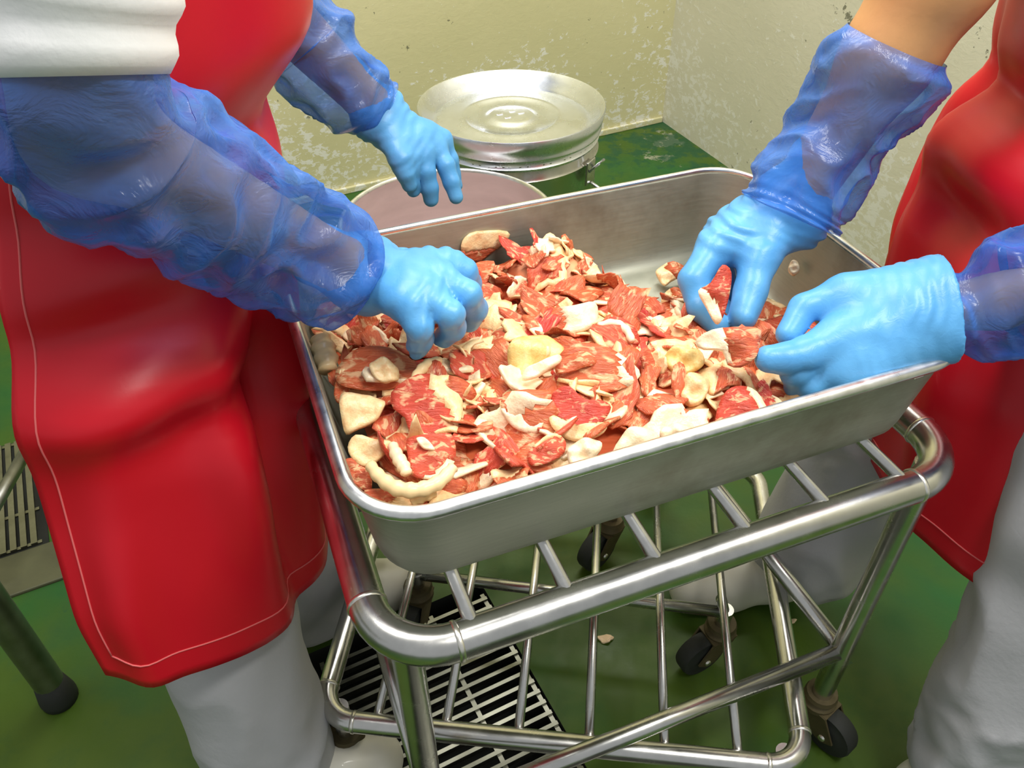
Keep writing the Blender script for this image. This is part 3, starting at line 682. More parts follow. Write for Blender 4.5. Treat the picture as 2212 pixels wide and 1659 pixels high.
hero('pork_slice', 'deep red pork slice tucked in beside the front rim', [(1140, 985), (1165, 955), (1200, 940), (1222, 955), (1215, 985), (1180, 1005), (1150, 1010)], 0.664, 0.6, (110, 0.4, 0.1), -0.2, 0, 0.004, 'leanred', 'fat')
hero('fat_piece', 'ragged white fat piece right of the deep red slice', [(1225, 985), (1235, 962), (1270, 952), (1300, 958), (1290, 985), (1262, 1005), (1235, 1010)], 0.664, 0.6, 'all', -0.2, 0, 0.006, 'lean', 'fatwhite', 0.003)
hero('pork_scrap', 'orange scrap upper of two lying loose on bare tray bottom', [(1416, 590), (1430, 575), (1465, 570), (1485, 580), (1480, 600), (1450, 608), (1436, 622), (1425, 610)], 0.596, 0.6, (190, 0.0, 0.2), -0.3, 0, 0.006, 'lean', 'fat', 0.003)
hero('pork_scrap', 'orange scrap lower of two lying loose on bare tray bottom', [(1428, 650), (1440, 630), (1470, 628), (1490, 645), (1482, 668), (1450, 672), (1432, 666)], 0.598, 0.6, (200, -0.1, 0.2), -0.3, 0, 0.006, 'lean', 'fat', 0.003)
hero('pork_scrap', 'red and cream scrap lying to the right between the two hands', [(1640, 680), (1655, 655), (1680, 660), (1700, 672), (1690, 700), (1660, 712), (1642, 702)], 0.600, 0.6, (0, 0.0, 0.2), -0.3, 0, 0.006, 'lean', 'fat', 0.003)
hero('fat_scrap', 'tiny white fat scrap stuck on the right inner wall', [(1702, 585), (1708, 570), (1722, 570), (1726, 588), (1712, 598)], 0.640, 0.5, 'all', -0.2, 0, 0.006, 'lean', 'fatwhite', 0.001, 0.004)
hero('pork_slice', 'folded pale pork slice pinched between the two gloved hands', [(1502, 740), (1520, 722), (1560, 712), (1610, 705), (1645, 712), (1640, 745), (1632, 775), (1600, 795), (1572, 788), (1560, 760), (1520, 755)], 0.700, 0.75, (160, 0.05, 0.25), -0.2, 30, 0.006, 'lean', 'fatwhite', 0.004)
hero('pork_slice', 'red and cream pork slice held between finger and thumb of glove', [(1508, 630), (1535, 612), (1560, 575), (1580, 590), (1575, 640), (1560, 690), (1545, 700), (1525, 665)], 0.705, 0.85, (205, 0.15, 0.1), -0.1, 0, 0.006, 'leanred', 'fatwhite', 0.003)
hero('pork_slice', 'wide cream slice below the far hand of the right worker', [(1410, 700), (1440, 688), (1490, 690), (1505, 705), (1480, 722), (1440, 728), (1415, 718)], 0.650, 0.6, 'all', -0.2, 0, 0.006, 'lean', 'fat', 0.003)
hero('pork_slice', 'dark red slice pressed into the front left tray corner', [(742, 1002), (775, 1000), (802, 1030), (800, 1068), (768, 1052), (748, 1028)], 0.655, 0.5, None, -0.1, 20, 0.005, 'lean')
hero('pork_slice', 'marbled low slice along the rim under the U-shaped strip', [(788, 1062), (830, 1060), (885, 1078), (905, 1098), (855, 1104), (805, 1090)], 0.652, 0.6, (-80, 0.1, 0.2), -0.1, 20, 0.005, 'lean', 'fat')
hero('pork_slice', 'orange red slice low behind the front rim near left corner', [(900, 1070), (940, 1035), (985, 1030), (1010, 1050), (985, 1072), (930, 1090)], 0.654, 0.6, (150, 0.3, 0.2), -0.2, 20, 0.005, 'lean', 'fat')
hero('pork_slice', 'red slice standing along the left wall behind cream slabs', [(722, 850), (735, 800), (752, 790), (760, 830), (745, 865), (730, 872)], 0.660, 0.6, (90, 0.5, 0.1), -0.2, 60, 0.006, 'lean', 'fat')
def strip(name, label, pts, r, mt, n=10, flat=0.6):
    """rope-like strip of fat following a curved centre line"""
    q = [np.array(p) for p in pts]; out = []
    for i in range(len(q) - 1):
        p0 = q[max(i - 1, 0)]; p1 = q[i]; p2 = q[i + 1]; p3 = q[min(i + 2, len(q) - 1)]
        for t in np.linspace(0, 1, 6, endpoint=False): out.append(0.5 * (2 * p1 + (p2 - p0) * t + (2 * p0 - 5 * p1 + 4 * p2 - p3) * t * t + (3 * p1 - p0 - 3 * p2 + p3) * t ** 3))
    out.append(q[-1]); k_ = len(out)
    rr = [r * (0.55 + 0.45 * math.sin(math.pi * (0.12 + 0.76 * i / (k_ - 1)))) * (1 + 0.12 * math.sin(i * 1.7)) for i in range(k_)]
    return tag(MB().tube(out, rr, n).build(name, M[mt], None), label, 'meat')
strip('fat_strip', 'long U-shaped strip of white fat in the front left corner', [G(800, 1005, 0.672), G(822, 1032, 0.674), G(858, 1055, 0.676), G(905, 1058, 0.676), G(950, 1040, 0.676), (G(978, 1010, 0.676))], 0.0066, 'fat')
strip('fat_strip', 'cream fat strip running up left of the U-shaped strip', [G(848, 962, 0.676), G(858, 985, 0.678), G(872, 1008, 0.677), G(880, 1026, 0.674)], 0.0058, 'fatwhite')
strip('fat_strip', 'curved cream fat strip above the large left slices', [G(890, 832, 0.680), G(905, 805, 0.682), G(925, 786, 0.682), G(952, 778, 0.680)], 0.0052, 'fat')
strip('fat_strip', 'arc of white fat over the dark red slice', [G(1292, 704, 0.676), G(1325, 698, 0.678), G(1352, 712, 0.677), G(1366, 738, 0.672)], 0.0046, 'fatwhite')
strip('fat_strip', 'stout pale roll of fat standing against the left tray wall', [G(690, 728, 0.672), G(700, 760, 0.664), G(708, 800, 0.656)], 0.0125, 'fat')
strip('fat_strip', 'thin pink strip low down at the front left rim', [G(890, 1085, 0.66), G(912, 1072, 0.664), G(940, 1062, 0.664)], 0.0055, 'fat')

# ------------------------------------------------------------------ lidded drum and open pot behind the tray
def lug(root, c, ang, z, s=1.0):
    d = np.array([math.cos(ang), math.sin(ang), 0]); t = np.array([-d[1], d[0], 0]); c = np.array(c)
    p = [c - t * 0.04 * s + EZ * z, c - t * 0.038 * s + d * 0.028 * s + EZ * z, c + t * 0.038 * s + d * 0.028 * s + EZ * z, c + t * 0.04 * s + EZ * z]
    MB().tube(p, 0.005 * s, 10).build('handle', M['steel'], root)
dc = np.array([0.003, 1.800, 0.0]); DH = 0.415; DR = 0.196
drum = empty('lidded_drum', dc); tag(drum, 'round steel drum with closed lid standing by the wall corner', 'drum')
MB().lathe([(0.0, 0.002), (DR - 0.01, 0.002), (DR, 0.012), (DR, 0.13), (DR + 0.004, 0.136), (DR, 0.142), (DR, DH - 0.06), (DR + 0.004, DH - 0.055), (DR, DH - 0.05), (DR, DH - 0.02), (0, DH - 0.02)], dc, 72).build('drum_body', M['steel'], drum, auto=50)
lid = MB().lathe([(0.0, 0.0065), (0.045, 0.0065), (0.052, 0.004), (0.058, 0.0), (0.066, -0.001), (0.100, 0.000), (0.104, 0.003), (0.112, 0.004), (0.118, 0.002), (0.150, 0.001), (0.168, 0.000), (0.176, -0.003), (0.180, 0.002),
      (0.196, 0.014), (0.206, 0.030), (0.209, 0.031), (0.211, 0.028), (0.207, 0.006), (0.203, -0.010), (0.205, -0.013), (0.203, -0.018), (0.196, -0.022), (0.196, -0.030), (0.200, -0.034), (0.197, -0.040), (0.188, -0.040), (0.0, -0.012)], dc + EZ * (DH + 0.008), 96).build('lid', M['bright'], drum, auto=60)
for (x, y) in ((-0.026, -0.004), (0.002, 0.012), (0.022, 0.002), (-0.008, -0.022)):
    MB().box(dc + np.array([x, y, DH + 0.0152]), 0.014, 0.004, 0.0022, [[0.94, 0.34, 0], [-0.34, 0.94, 0], [0, 0, 1]], 0.0009).build('vent_slot', M['bright'], lid, False)
for ang in (-0.55, 2.6):
    d = np.array([math.cos(ang), math.sin(ang), 0]); t = np.array([-d[1], d[0], 0]); b0 = dc + d * (DR + 0.004)
    lt = MB().box(b0 + EZ * (DH - 0.075) + d * 0.004, 0.006, 0.038, 0.055, [d, t, EZ], 0.002).build('latch', M['steel'], drum, False)
    MB().tube([b0 + d * 0.008 - t * 0.012 + EZ * (DH - 0.07), b0 + d * 0.03 - t * 0.012 + EZ * (DH - 0.045), b0 + d * 0.03 + t * 0.012 + EZ * (DH - 0.045), b0 + d * 0.008 + t * 0.012 + EZ * (DH - 0.07)], 0.003, 8).build('latch_loop', M['bright'], lt)
    MB().tube([b0 + d * 0.008 + EZ * (DH - 0.10), b0 + d * 0.042 + EZ * (DH - 0.115)], 0.004, 8).build('latch_lever', M['bright'], lt)
pc = np.array([-0.118, 1.385, 0.0]); PH = 0.40; PR = 0.200
pot = empty('open_pot', pc); tag(pot, 'open round steel pot standing behind the tray', 'pot')
MB().lathe([(0.0, 0.002), (PR - 0.012, 0.002), (PR - 0.002, 0.012), (PR, 0.03), (PR, PH - 0.004)], pc, 72).build('pot_body', M['steel'], pot)
MB().lathe([(PR - 0.003, PH - 0.004), (PR - 0.003, 0.03), (PR - 0.015, 0.012), (0.0, 0.008)], pc, 72).build('pot_lining', M['pot'], pot)
MB().lathe([(PR - 0.003, PH - 0.004), (PR - 0.002, PH + 0.002), (PR + 0.002, PH + 0.003), (PR + 0.006, PH), (PR + 0.006, PH - 0.006), (PR, PH - 0.008)], pc, 72).build('rim', M['alurim'], pot)
for ang in (2.25, 2.25 + math.pi): lug(pot, pc + np.array([math.cos(ang), math.sin(ang), 0]) * PR, ang, PH - 0.02, 0.8)

# ------------------------------------------------------------------ people
def sdf_obj(name, prims, h, pad, mt, parent, k=0.03, disp=None, wr=None):
    """prims: (a, b, ra, rb[, k])"""
    pts = [p for q in prims for p in (q[0], q[1])]; mr = max(max(q[2], q[3]) for q in prims)
    lo, Q = grid_of(pts, mr + pad, h); d = None
    for q in prims:
        x = cap_d(Q, q[0], q[1], q[2], q[3]); d = x if d is None else smin(d, x, q[4] if len(q) > 4 else k)
    V, F = snet(d, lo, h); V = V - world_loc(parent)
    me = meshnp(name, V, F); o = link(name, me, mt, parent)
    if disp: displace(me, disp)
    return o
FOLD = lambda sc, amp, seed: (lambda p: amp * (1 - 2 * np.abs(vnoise(p, sc, seed))) )

def FOLD2(seed):
    def f(p):
        q = p * np.array([1, 1, 0.75]); a = vnoise(q, 34, seed); b = vnoise(q, 75, seed + 1)
        return 0.010 * (0.6 - np.abs(a)) + 0.0042 * (0.5 - 1.3 * np.abs(b)) * np.clip(0.6 + vnoise(p, 12, seed + 2), 0.1, 1.3)
    return f
def glove(parent, label, wrist, fore, fingers, thumb, radii, thr, wr=0.026, extra=(), foldax=None, cut=False, h=0.0021, fc=0.02, fa=0.0015):
    wrist = np.array(wrist); fore = np.array(fore)
    palm = [(fore, wrist, wr * 1.05, wr, 0.02)]
    for f_, r_ in zip(fingers, radii): palm.append((wrist + (np.array(f_[0]) - wrist) * 0.12, f_[0], wr * 0.72, r_ * 1.28, 0.016))
    mc = [np.array(f_[0]) for f_ in fingers]
    for a, b, r_ in zip(mc, mc[1:], radii): palm.append(((a * 0.78 + wrist * 0.22), (b * 0.78 + wrist * 0.22), r_ * 1.25, r_ * 1.25, 0.014))
    palm.append((wrist + (np.array(thumb[0]) - wrist) * 0.4, thumb[1], wr * 0.8, thr[0], 0.018)); palm += list(extra)
    pts = [wrist, fore] + [p for f_ in fingers for p in f_] + list(thumb) + [q for e_ in extra for q in e_[:2]]
    lo, Q = grid_of(pts, 0.04, h); dp = None
    for q in palm:
        x = cap_d(Q, q[0], q[1], q[2], q[3]); dp = x if dp is None else smin(dp, x, q[4])
    tot = dp
    for f_, r_ in list(zip(fingers, radii)) + [(thumb[1:], None)]:
        if r_ is None: rl = list(thr)
        else: rl = [r_ * 1.12, r_ * 1.08, r_ * 0.98, r_ * 0.86]
        df = None
        for i in range(len(f_) - 1):
            x = cap_d(Q, f_[i], f_[i + 1], rl[i], rl[i + 1]); df = x if df is None else smin(df, x, 0.004)
        tot = np.minimum(tot, smin(dp, df, 0.010))
    if cut: tot = np.maximum(tot, -((Q - fore.astype(np.float32)) @ ((wrist - fore) / np.linalg.norm(wrist - fore)).astype(np.float32)))
    V, F = snet(tot, lo, h)
    ax = (wrist - fore) / np.linalg.norm(wrist - fore); Lh = np.linalg.norm(mc[1] - wrist)
    V = V - world_loc(parent); me = meshnp('glove', V, F); o = link('glove', me, M['glove'], parent)
    off = world_loc(parent)
    def fold(p):
        q = p + off; t = ((q - wrist) @ ax); side = vnoise(q, 45, 3)
        wgt = np.exp(-((t - fc) / 0.036) ** 2)
        f1 = np.sin(t * 470 + 4.2 * side + 2.0 * vnoise(q, 70, 5)); amp = np.clip(0.5 + vnoise(q, 38, 9), 0.15, 1)
        return fa * wgt * amp * np.sign(f1) * np.abs(f1) ** 0.7 + 0.0007 * vnoise(q, 120, 6)
    displace(me, fold)
    if label: o['label'] = label
    return o

def sleeve(parent, pts, rads, seed, nseg=72, per=16, amp=0.0095, ruffle=0.0035):
    q = [np.array(p) for p in pts]; out = []; rr = []; k_ = len(q)
    for i in range(k_ - 1):
        p0 = q[max(i - 1, 0)]; p1 = q[i]; p2 = q[i + 1]; p3 = q[min(i + 2, k_ - 1)]
        for t in np.linspace(0, 1, per, endpoint=False):
            out.append(0.5 * (2 * p1 + (p2 - p0) * t + (2 * p0 - 5 * p1 + 4 * p2 - p3) * t * t + (3 * p1 - p0 - 3 * p2 + p3) * t ** 3)); rr.append(rads[i] + (rads[i + 1] - rads[i]) * t * t * (3 - 2 * t))
    out.append(q[-1]); rr.append(rads[-1]); mb = MB().tube(out, rr, nseg, False, False); V = np.array(mb.v); kk = len(out)
    ax = np.repeat(np.array(out), nseg, 0); d = V - ax; rad = np.linalg.norm(d, axis=1, keepdims=True); d = d / rad
    tt = np.repeat(np.linspace(0, 1, kk), nseg)
    off = np.array([seed * 3.1, seed * 1.7, 0])
    rid = np.array([1.1 * (1 - 2.4 * abs(noise.noise(Vector((p + off) * 13)))) + 0.8 * (1 - 2.4 * abs(noise.noise(Vector((p - off) * 27)))) for p in V])
    rid = np.clip(rid, -0.8, 1.6)
    ruff = np.exp(-((1 - tt) / 0.05) ** 2)
    ang = np.tile(np.linspace(0, 2 * math.pi, nseg, endpoint=False), kk)
    dr = amp * (rid - 0.5) * (0.25 + 0.75 * np.minimum(1, np.minimum(tt, 1 - tt) * 5)) + ruffle * ruff * np.sin(ang * 7 + seed) + 0.002 * np.sin(tt * 90 + 3 * np.sin(ang * 2)) * np.exp(-((1 - tt) / 0.16) ** 2)
    mb.v = [tuple(p) for p in (V + d * dr[:, None])]
    o = mb.build('sleeve_cover', M['sleeve'], parent)
    return o

def apron(parent, rows, phi0, phi1, nphi=70, seed=1, hem=None, folds=()):
    """rows: (z, cx, cy, a, b) sections; the sheet wraps the front (phi measured from rows' facing)"""
    zz = np.array([r_[0] for r_ in rows]); nv = 70; s = np.linspace(0, 1, nv)
    V = []
    for i in range(nv):
        for j in range(nphi + 1):
            t = j / nphi; ph = phi0 + (phi1 - phi0) * t
            zb_ = hem(t) if hem else zz[-1]
            z = zz[0] + (zb_ - zz[0]) * s[i]
            par = [np.interp(-z, -zz, [r_[k_] for r_ in rows]) for k_ in range(1, 5)]
            fd = 0
            for (pc_, zc, wp, wz, am, sl) in folds: fd += 1.5 * am * math.exp(-(((ph - pc_ - sl * (z - zc)) / wp) ** 2) - ((z - zc) / wz) ** 2)
            fd += 0.004 * noise.noise((ph * 2.2 + seed, z * 5, 0)) + 0.006 * (1 - s[i] * 0.2) * noise.noise((ph * 1.1, z * 2.5 + seed, 3))
            V.append((par[0] + (par[2] + fd) * math.cos(ph), par[1] + (par[3] + fd) * math.sin(ph), z))
    n1 = nphi + 1; V = smooth_rows(np.array(V).reshape(nv, n1, 3)).reshape(-1, 3)
    F = [(i * n1 + j, i * n1 + j + 1, (i + 1) * n1 + j + 1, (i + 1) * n1 + j) for i in range(nv - 1) for j in range(nphi)]
    mb = MB().add(V, F); o = mb.build('apron', M['apron'], parent)
    sd = o.modifiers.new('thickness', 'SOLIDIFY'); sd.thickness = 0.0022; sd.offset = 0
    G3 = V.reshape(nv, n1, 3)
    return o, G3
def smooth_rows(A):
    for _ in range(2): B = A.copy(); B[1:-1] = (A[:-2] + 2 * A[1:-1] + A[2:]) / 4; A = B
    return A
def stitch(parent, pts, cen):
    pts = [np.array(p) for p in pts]; out = [p + (p - cen) * np.array([1, 1, 0]) / max(np.linalg.norm((p - cen)[:2]), 1e-6) * 0.0015 for p in pts]
    return MB().tube(out, 0.0009, 6).build('hem_stitching', M['stitch'], parent)
def boots(parent, heel, toe, shaft_top, sole=True):
    heel = np.array([heel[0], heel[1], 0.0]); toe = np.array([toe[0], toe[1], 0.0]); d = (toe - heel) / np.linalg.norm(toe - heel); L = np.linalg.norm(toe - heel)
    an = heel + d * 0.055; pr = [(heel + d * 0.04 + EZ * 0.045, heel + d * L * 0.66 + EZ * 0.045, 0.042, 0.046, 0.02), (heel + d * L * 0.6 + EZ * 0.043, toe - d * 0.045 + EZ * 0.042, 0.045, 0.040, 0.02),
        (an + EZ * 0.06, np.array(shaft_top), 0.047, 0.058, 0.03)]
    b = sdf_obj('boot', pr, 0.006, 0.02, M['boot'], parent)
    c = np.empty(len(b.data.vertices) * 3, np.float32); b.data.vertices.foreach_get('co', c); c = c.reshape(-1, 3); off = world_loc(parent); c[:, 2] = np.maximum(c[:, 2], 0.004 - off[2]); b.data.vertices.foreach_set('co', c.ravel()); b.data.update()
    return b

# ---- left worker
pl = empty('person', (-0.40, 0.66, 0)); tag(pl, 'worker at the left in white short sleeve, red apron and blue gloves reaching into tray', 'person')
wL1, fL1 = G(768, 590, 0.742), G(690, 552, 0.765)
wL2, fL2 = P(815, 243, 1.10), P(745, 160, 1.065)
elL1 = P(188, 285, 0.553); shL1 = np.array([-0.42, 0.56, 1.22])
elL2 = np.array([-0.32, 1.03, 0.93]); shL2 = np.array([-0.43, 0.98, 1.24])
sdf_obj('body', [((-0.42, 0.78, 0.80), (-0.40, 0.80, 0.95), 0.125, 0.12), ((-0.40, 0.74, 0.95), (-0.42, 0.72, 1.20), 0.115, 0.12), ((-0.40, 0.86, 0.95), (-0.42, 0.88, 1.20), 0.115, 0.12),
    (shL1, shL2, 0.07, 0.07), ((-0.43, 0.79, 1.25), (-0.43, 0.80, 1.40), 0.07, 0.055),
    (shL1, P(186, -190, 0.46), 0.045, 0.036), (P(186, -190, 0.46), P(172, 168, 0.512), 0.036, 0.035), (P(172, 168, 0.512), elL1, 0.035, 0.037), (elL1, wL1, 0.037, 0.025), (wL1, G(860, 620, 0.742), 0.022, 0.02),
    (shL2, elL2, 0.056, 0.043), (elL2, wL2, 0.041, 0.026), (wL2, P(870, 300, 1.10), 0.022, 0.02),
    ((-0.42, 0.73, 0.80), (-0.36, 0.60, 0.48), 0.08, 0.055), ((-0.36, 0.60, 0.48), (-0.31, 0.49, 0.08), 0.052, 0.036), ((-0.42, 0.88, 0.80), (-0.335, 0.80, 0.48), 0.085, 0.055), ((-0.335, 0.80, 0.48), (-0.31, 0.755, 0.08), 0.052, 0.036)],
    0.009, 0.03, M['skin'], pl)
sdf_obj('trousers', [((-0.42, 0.76, 0.84), (-0.42, 0.83, 0.84), 0.135, 0.135), ((-0.42, 0.73, 0.80), (-0.36, 0.60, 0.48), 0.095, 0.078), ((-0.36, 0.60, 0.48), (-0.318, 0.50, 0.11), 0.078, 0.078, 0.02),
    ((-0.42, 0.87, 0.80), (-0.335, 0.80, 0.48), 0.105, 0.085), ((-0.335, 0.80, 0.48), (-0.315, 0.755, 0.11), 0.082, 0.078, 0.02)], 0.008, 0.03, M['trouser'], pl, 0.03, FOLD2(4))
boots(pl, (-0.41, 0.465), (-0.15, 0.535), (-0.325, 0.49, 0.13)); boots(pl, (-0.39, 0.735), (-0.15, 0.835), (-0.318, 0.755, 0.13))
# shirt: torso and the wide short sleeve over the near upper arm
tp = P(186, -190, 0.46); bt = P(172, 168, 0.50); ax_ = bt - tp
sh = sdf_obj('shirt', [((-0.42, 0.73, 0.88), (-0.42, 0.70, 1.22), 0.135, 0.14), ((-0.42, 0.85, 0.88), (-0.42, 0.88, 1.22), 0.135, 0.14), (shL1, shL2, 0.085, 0.085)], 0.01, 0.03, M['white'], pl, 0.04, FOLD(18, 0.005, 2))
mb = MB(); rr = []; pts = []
for i in range(14):
    t = i / 13; pts.append(tp + ax_ * t); rr.append(0.058 - 0.004 * t + 0.002 * math.sin(i * 1.3))
cap_ = [shL1 + (tp - shL1) * q for q in (-0.1, 0.25, 0.5, 0.75, 0.93)]
up = MB().tube(cap_ + [tp + ax_ * 0.06], [0.082, 0.080, 0.074, 0.067, 0.061, 0.058], 40, False, False).build('shirt_shoulder', M['white'], pl)
mb.tube(pts, rr, 40, False, False); V = np.array(mb.v); V += (vnoise(V, 30, 8) * 0.004)[:, None] * (V - np.repeat(np.array(pts), 40, 0)) / 0.06
hp_n = np.cross(P(0, 168, 1) - CO, P(355, 160, 1) - CO); hp_n /= np.linalg.norm(hp_n); axn = ax_ / np.linalg.norm(ax_)
V = V.reshape(14, 40, 3)
for j in range(40):                                  # hem cut level across the arm
    a0 = V[0, j]; t = ((CO - V[13, j]) @ hp_n) / (axn @ hp_n); end = V[13, j] + axn * t
    for i in range(14): V[i, j] += (end - V[13, j] if i == 13 else axn * t) * (i / 13) if i < 13 else 0
    V[13, j] = end
V = V.reshape(-1, 3)
mb.v = [tuple(p) for p in V]; ss = mb.build('shirt_sleeve', M['white'], pl); sm = ss.modifiers.new('t', 'SOLIDIFY'); sm.thickness = 0.0025
# gloves
glove(pl, None, wL1, fL1,
    [[G(968, 572, 0.748), G(1003, 588, 0.742), G(1016, 612, 0.718), G(1012, 632, 0.700)], [G(950, 604, 0.750), G(1008, 636, 0.745), G(1026, 668, 0.718), G(1014, 694, 0.698)],
     [G(924, 634, 0.750), G(972, 678, 0.743), G(978, 708, 0.718), G(958, 728, 0.699)], [G(894, 664, 0.746), G(906, 706, 0.734), G(908, 734, 0.712), G(902, 752, 0.696)]],
    [G(815, 565, 0.738), G(875, 575, 0.722), G(925, 600, 0.705), G(960, 628, 0.694)], [0.0118, 0.0125, 0.0122, 0.0118], (0.016, 0.014, 0.012), 0.029, fc=0.042, fa=0.0028,
    extra=[(G(790, 560, 0.742), G(780, 618, 0.738), 0.026, 0.026, 0.02)])
glove(pl, None, wL2, fL2,
    [[P(893, 338, 1.10), P(888, 368, 1.10), P(890, 392, 1.11), P(893, 410, 1.12)], [P(915, 332, 1.11), P(920, 372, 1.11), P(928, 405, 1.12), P(931, 430, 1.13)],
     [P(940, 316, 1.125), P(963, 358, 1.125), P(975, 395, 1.13), P(985, 425, 1.135)], [P(955, 302, 1.14), P(972, 345, 1.15), P(980, 378, 1.16), P(986, 400, 1.165)]],
    [P(840, 300, 1.09), P(866, 345, 1.085), P(876, 376, 1.09), P(884, 398, 1.10)], [0.0115, 0.012, 0.0118, 0.0105], (0.0145, 0.0125, 0.011), 0.027,
    extra=[(P(830, 225, 1.11), P(800, 262, 1.09), 0.024, 0.024, 0.02)])
sleeve(pl, [P(165, 60, 0.49), P(170, 190, 0.515), P(230, 305, 0.55), P(360, 385, 0.595), P(510, 462, 0.66), P(640, 540, 0.725), P(728, 582, 0.772), P(765, 592, 0.785)], [0.050, 0.056, 0.058, 0.055, 0.054, 0.053, 0.048, 0.035], 1, amp=0.0125)
sleeve(pl, [elL2 + np.array([-0.03, 0, 0.06]), elL2, P(640, 70, 1.03), P(705, 145, 1.055), P(770, 205, 1.08), P(822, 240, 1.10)], [0.058, 0.060, 0.062, 0.056, 0.049, 0.038], 2)
rowsL = [(1.15, -0.385, 0.80, 0.175, 0.19), (1.02, -0.385, 0.80, 0.212, 0.19), (0.93, -0.395, 0.79, 0.215, 0.20), (0.865, -0.405, 0.775, 0.166, 0.20), (0.80, -0.410, 0.755, 0.180, 0.21), (0.70, -0.415, 0.725, 0.182, 0.222), (0.60, -0.418, 0.700, 0.176, 0.222), (0.50, -0.412, 0.672, 0.172, 0.232), (0.38, -0.388, 0.650, 0.155, 0.238)]
def hemL(t): return 0.436 - 0.074 * math.sin(min(1, t / 0.75) * math.pi * 0.75) + 0.010 * math.sin(t * 9)
apL, gL = apron(pl, rowsL, math.radians(-90), math.radians(75), 80, 1, hemL, [(-1.15, 0.70, 0.45, 0.03, 0.016, 2.5), (-1.1, 0.755, 0.5, 0.022, -0.014, 2.5), (-0.62, 0.56, 0.14, 0.13, 0.020, -0.5), (-0.34, 0.54, 0.11, 0.2, -0.020, 0.2), (-0.08, 0.55, 0.10, 0.16, 0.014, 0.2), (-0.7, 0.84, 0.9, 0.02, -0.012, 0.5), (-0.6, 0.645, 0.4, 0.022, -0.014, -2.0), (-1.3, 0.50, 0.12, 0.12, 0.010, 0.3)])
cen = np.array([-0.41, 0.70, 0.5]); k_ = 2
stitch(apL, [gL[i, 3] for i in range(5, 67)], cen); stitch(apL, [gL[66, j] for j in range(3, 78)], cen)

# ---- right worker
pr_ = empty('person', (0.62, 0.75, 0)); tag(pr_, 'worker at the right with bare forearm, red apron and blue gloves pinching meat', 'person')
wR1, fR1 = P(1990, 672, 0.768), P(2046, 664, 0.766)
wR2, fR2 = P(1712, 452, 0.885), P(1765, 350, 0.865)
elR1 = np.array([0.60, 0.56, 0.84]); shR1 = np.array([0.69, 0.62, 1.22])
elR2 = P(2030, -60, 0.765); shR2 = np.array([0.66, 1.00, 1.24])
sdf_obj('body', [((0.68, 0.82, 0.80), (0.68, 0.82, 0.95), 0.125, 0.12), ((0.68, 0.75, 0.95), (0.69, 0.74, 1.20), 0.115, 0.12), ((0.68, 0.88, 0.95), (0.68, 0.90, 1.20), 0.115, 0.12),
    (shR1, shR2, 0.07, 0.07), ((0.68, 0.81, 1.25), (0.67, 0.81, 1.40), 0.07, 0.055),
    (shR1, elR1, 0.056, 0.040), (elR1, P(2150, 652, 0.772), 0.036, 0.022), (P(2150, 652, 0.772), P(2060, 664, 0.775), 0.019, 0.014), (P(2060, 664, 0.775), wR1, 0.014, 0.016), (wR1, P(1930, 690, 0.768), 0.02, 0.018),
    (shR2, elR2, 0.058, 0.050), (elR2, P(1920, 120, 0.81), 0.049, 0.041), (P(1920, 120, 0.81), wR2, 0.041, 0.027), (wR2, P(1640, 510, 0.885), 0.022, 0.02),
    ((0.68, 0.75, 0.80), (0.605, 0.56, 0.48), 0.085, 0.055), ((0.605, 0.56, 0.48), (0.60, 0.49, 0.08), 0.052, 0.036), ((0.68, 0.90, 0.80), (0.535, 0.84, 0.46), 0.085, 0.055), ((0.535, 0.84, 0.46), (0.43, 0.825, 0.08), 0.052, 0.036)],
    0.009, 0.03, M['skin'], pr_)
sdf_obj('trousers', [((0.68, 0.78, 0.84), (0.68, 0.86, 0.84), 0.135, 0.135), ((0.68, 0.75, 0.80), (0.612, 0.56, 0.48), 0.105, 0.088), ((0.612, 0.56, 0.48), (0.60, 0.49, 0.11), 0.084, 0.078, 0.02),
    ((0.68, 0.89, 0.80), (0.535, 0.84, 0.46), 0.105, 0.09), ((0.535, 0.84, 0.46), (0.462, 0.81, 0.14), 0.088, 0.085, 0.02)], 0.008, 0.03, M['trouser'], pr_, 0.03, FOLD2(7))
boots(pr_, (0.735, 0.50), (0.50, 0.47), (0.61, 0.49, 0.13)); boots(pr_, (0.49, 0.835), (0.25, 0.795), (0.45, 0.82, 0.13))
sdf_obj('shirt', [((0.69, 0.76, 0.88), (0.69, 0.74, 1.22), 0.125, 0.13), ((0.69, 0.88, 0.88), (0.69, 0.90, 1.22), 0.125, 0.13), (shR1, shR2, 0.085, 0.085), (shR1, elR1 + (shR1 - elR1) * 0.4, 0.075, 0.065), (shR2, shR2 + (elR2 - shR2) * 0.45, 0.075, 0.066)], 0.01, 0.03, M['white'], pr_, 0.04, FOLD(18, 0.005, 5))
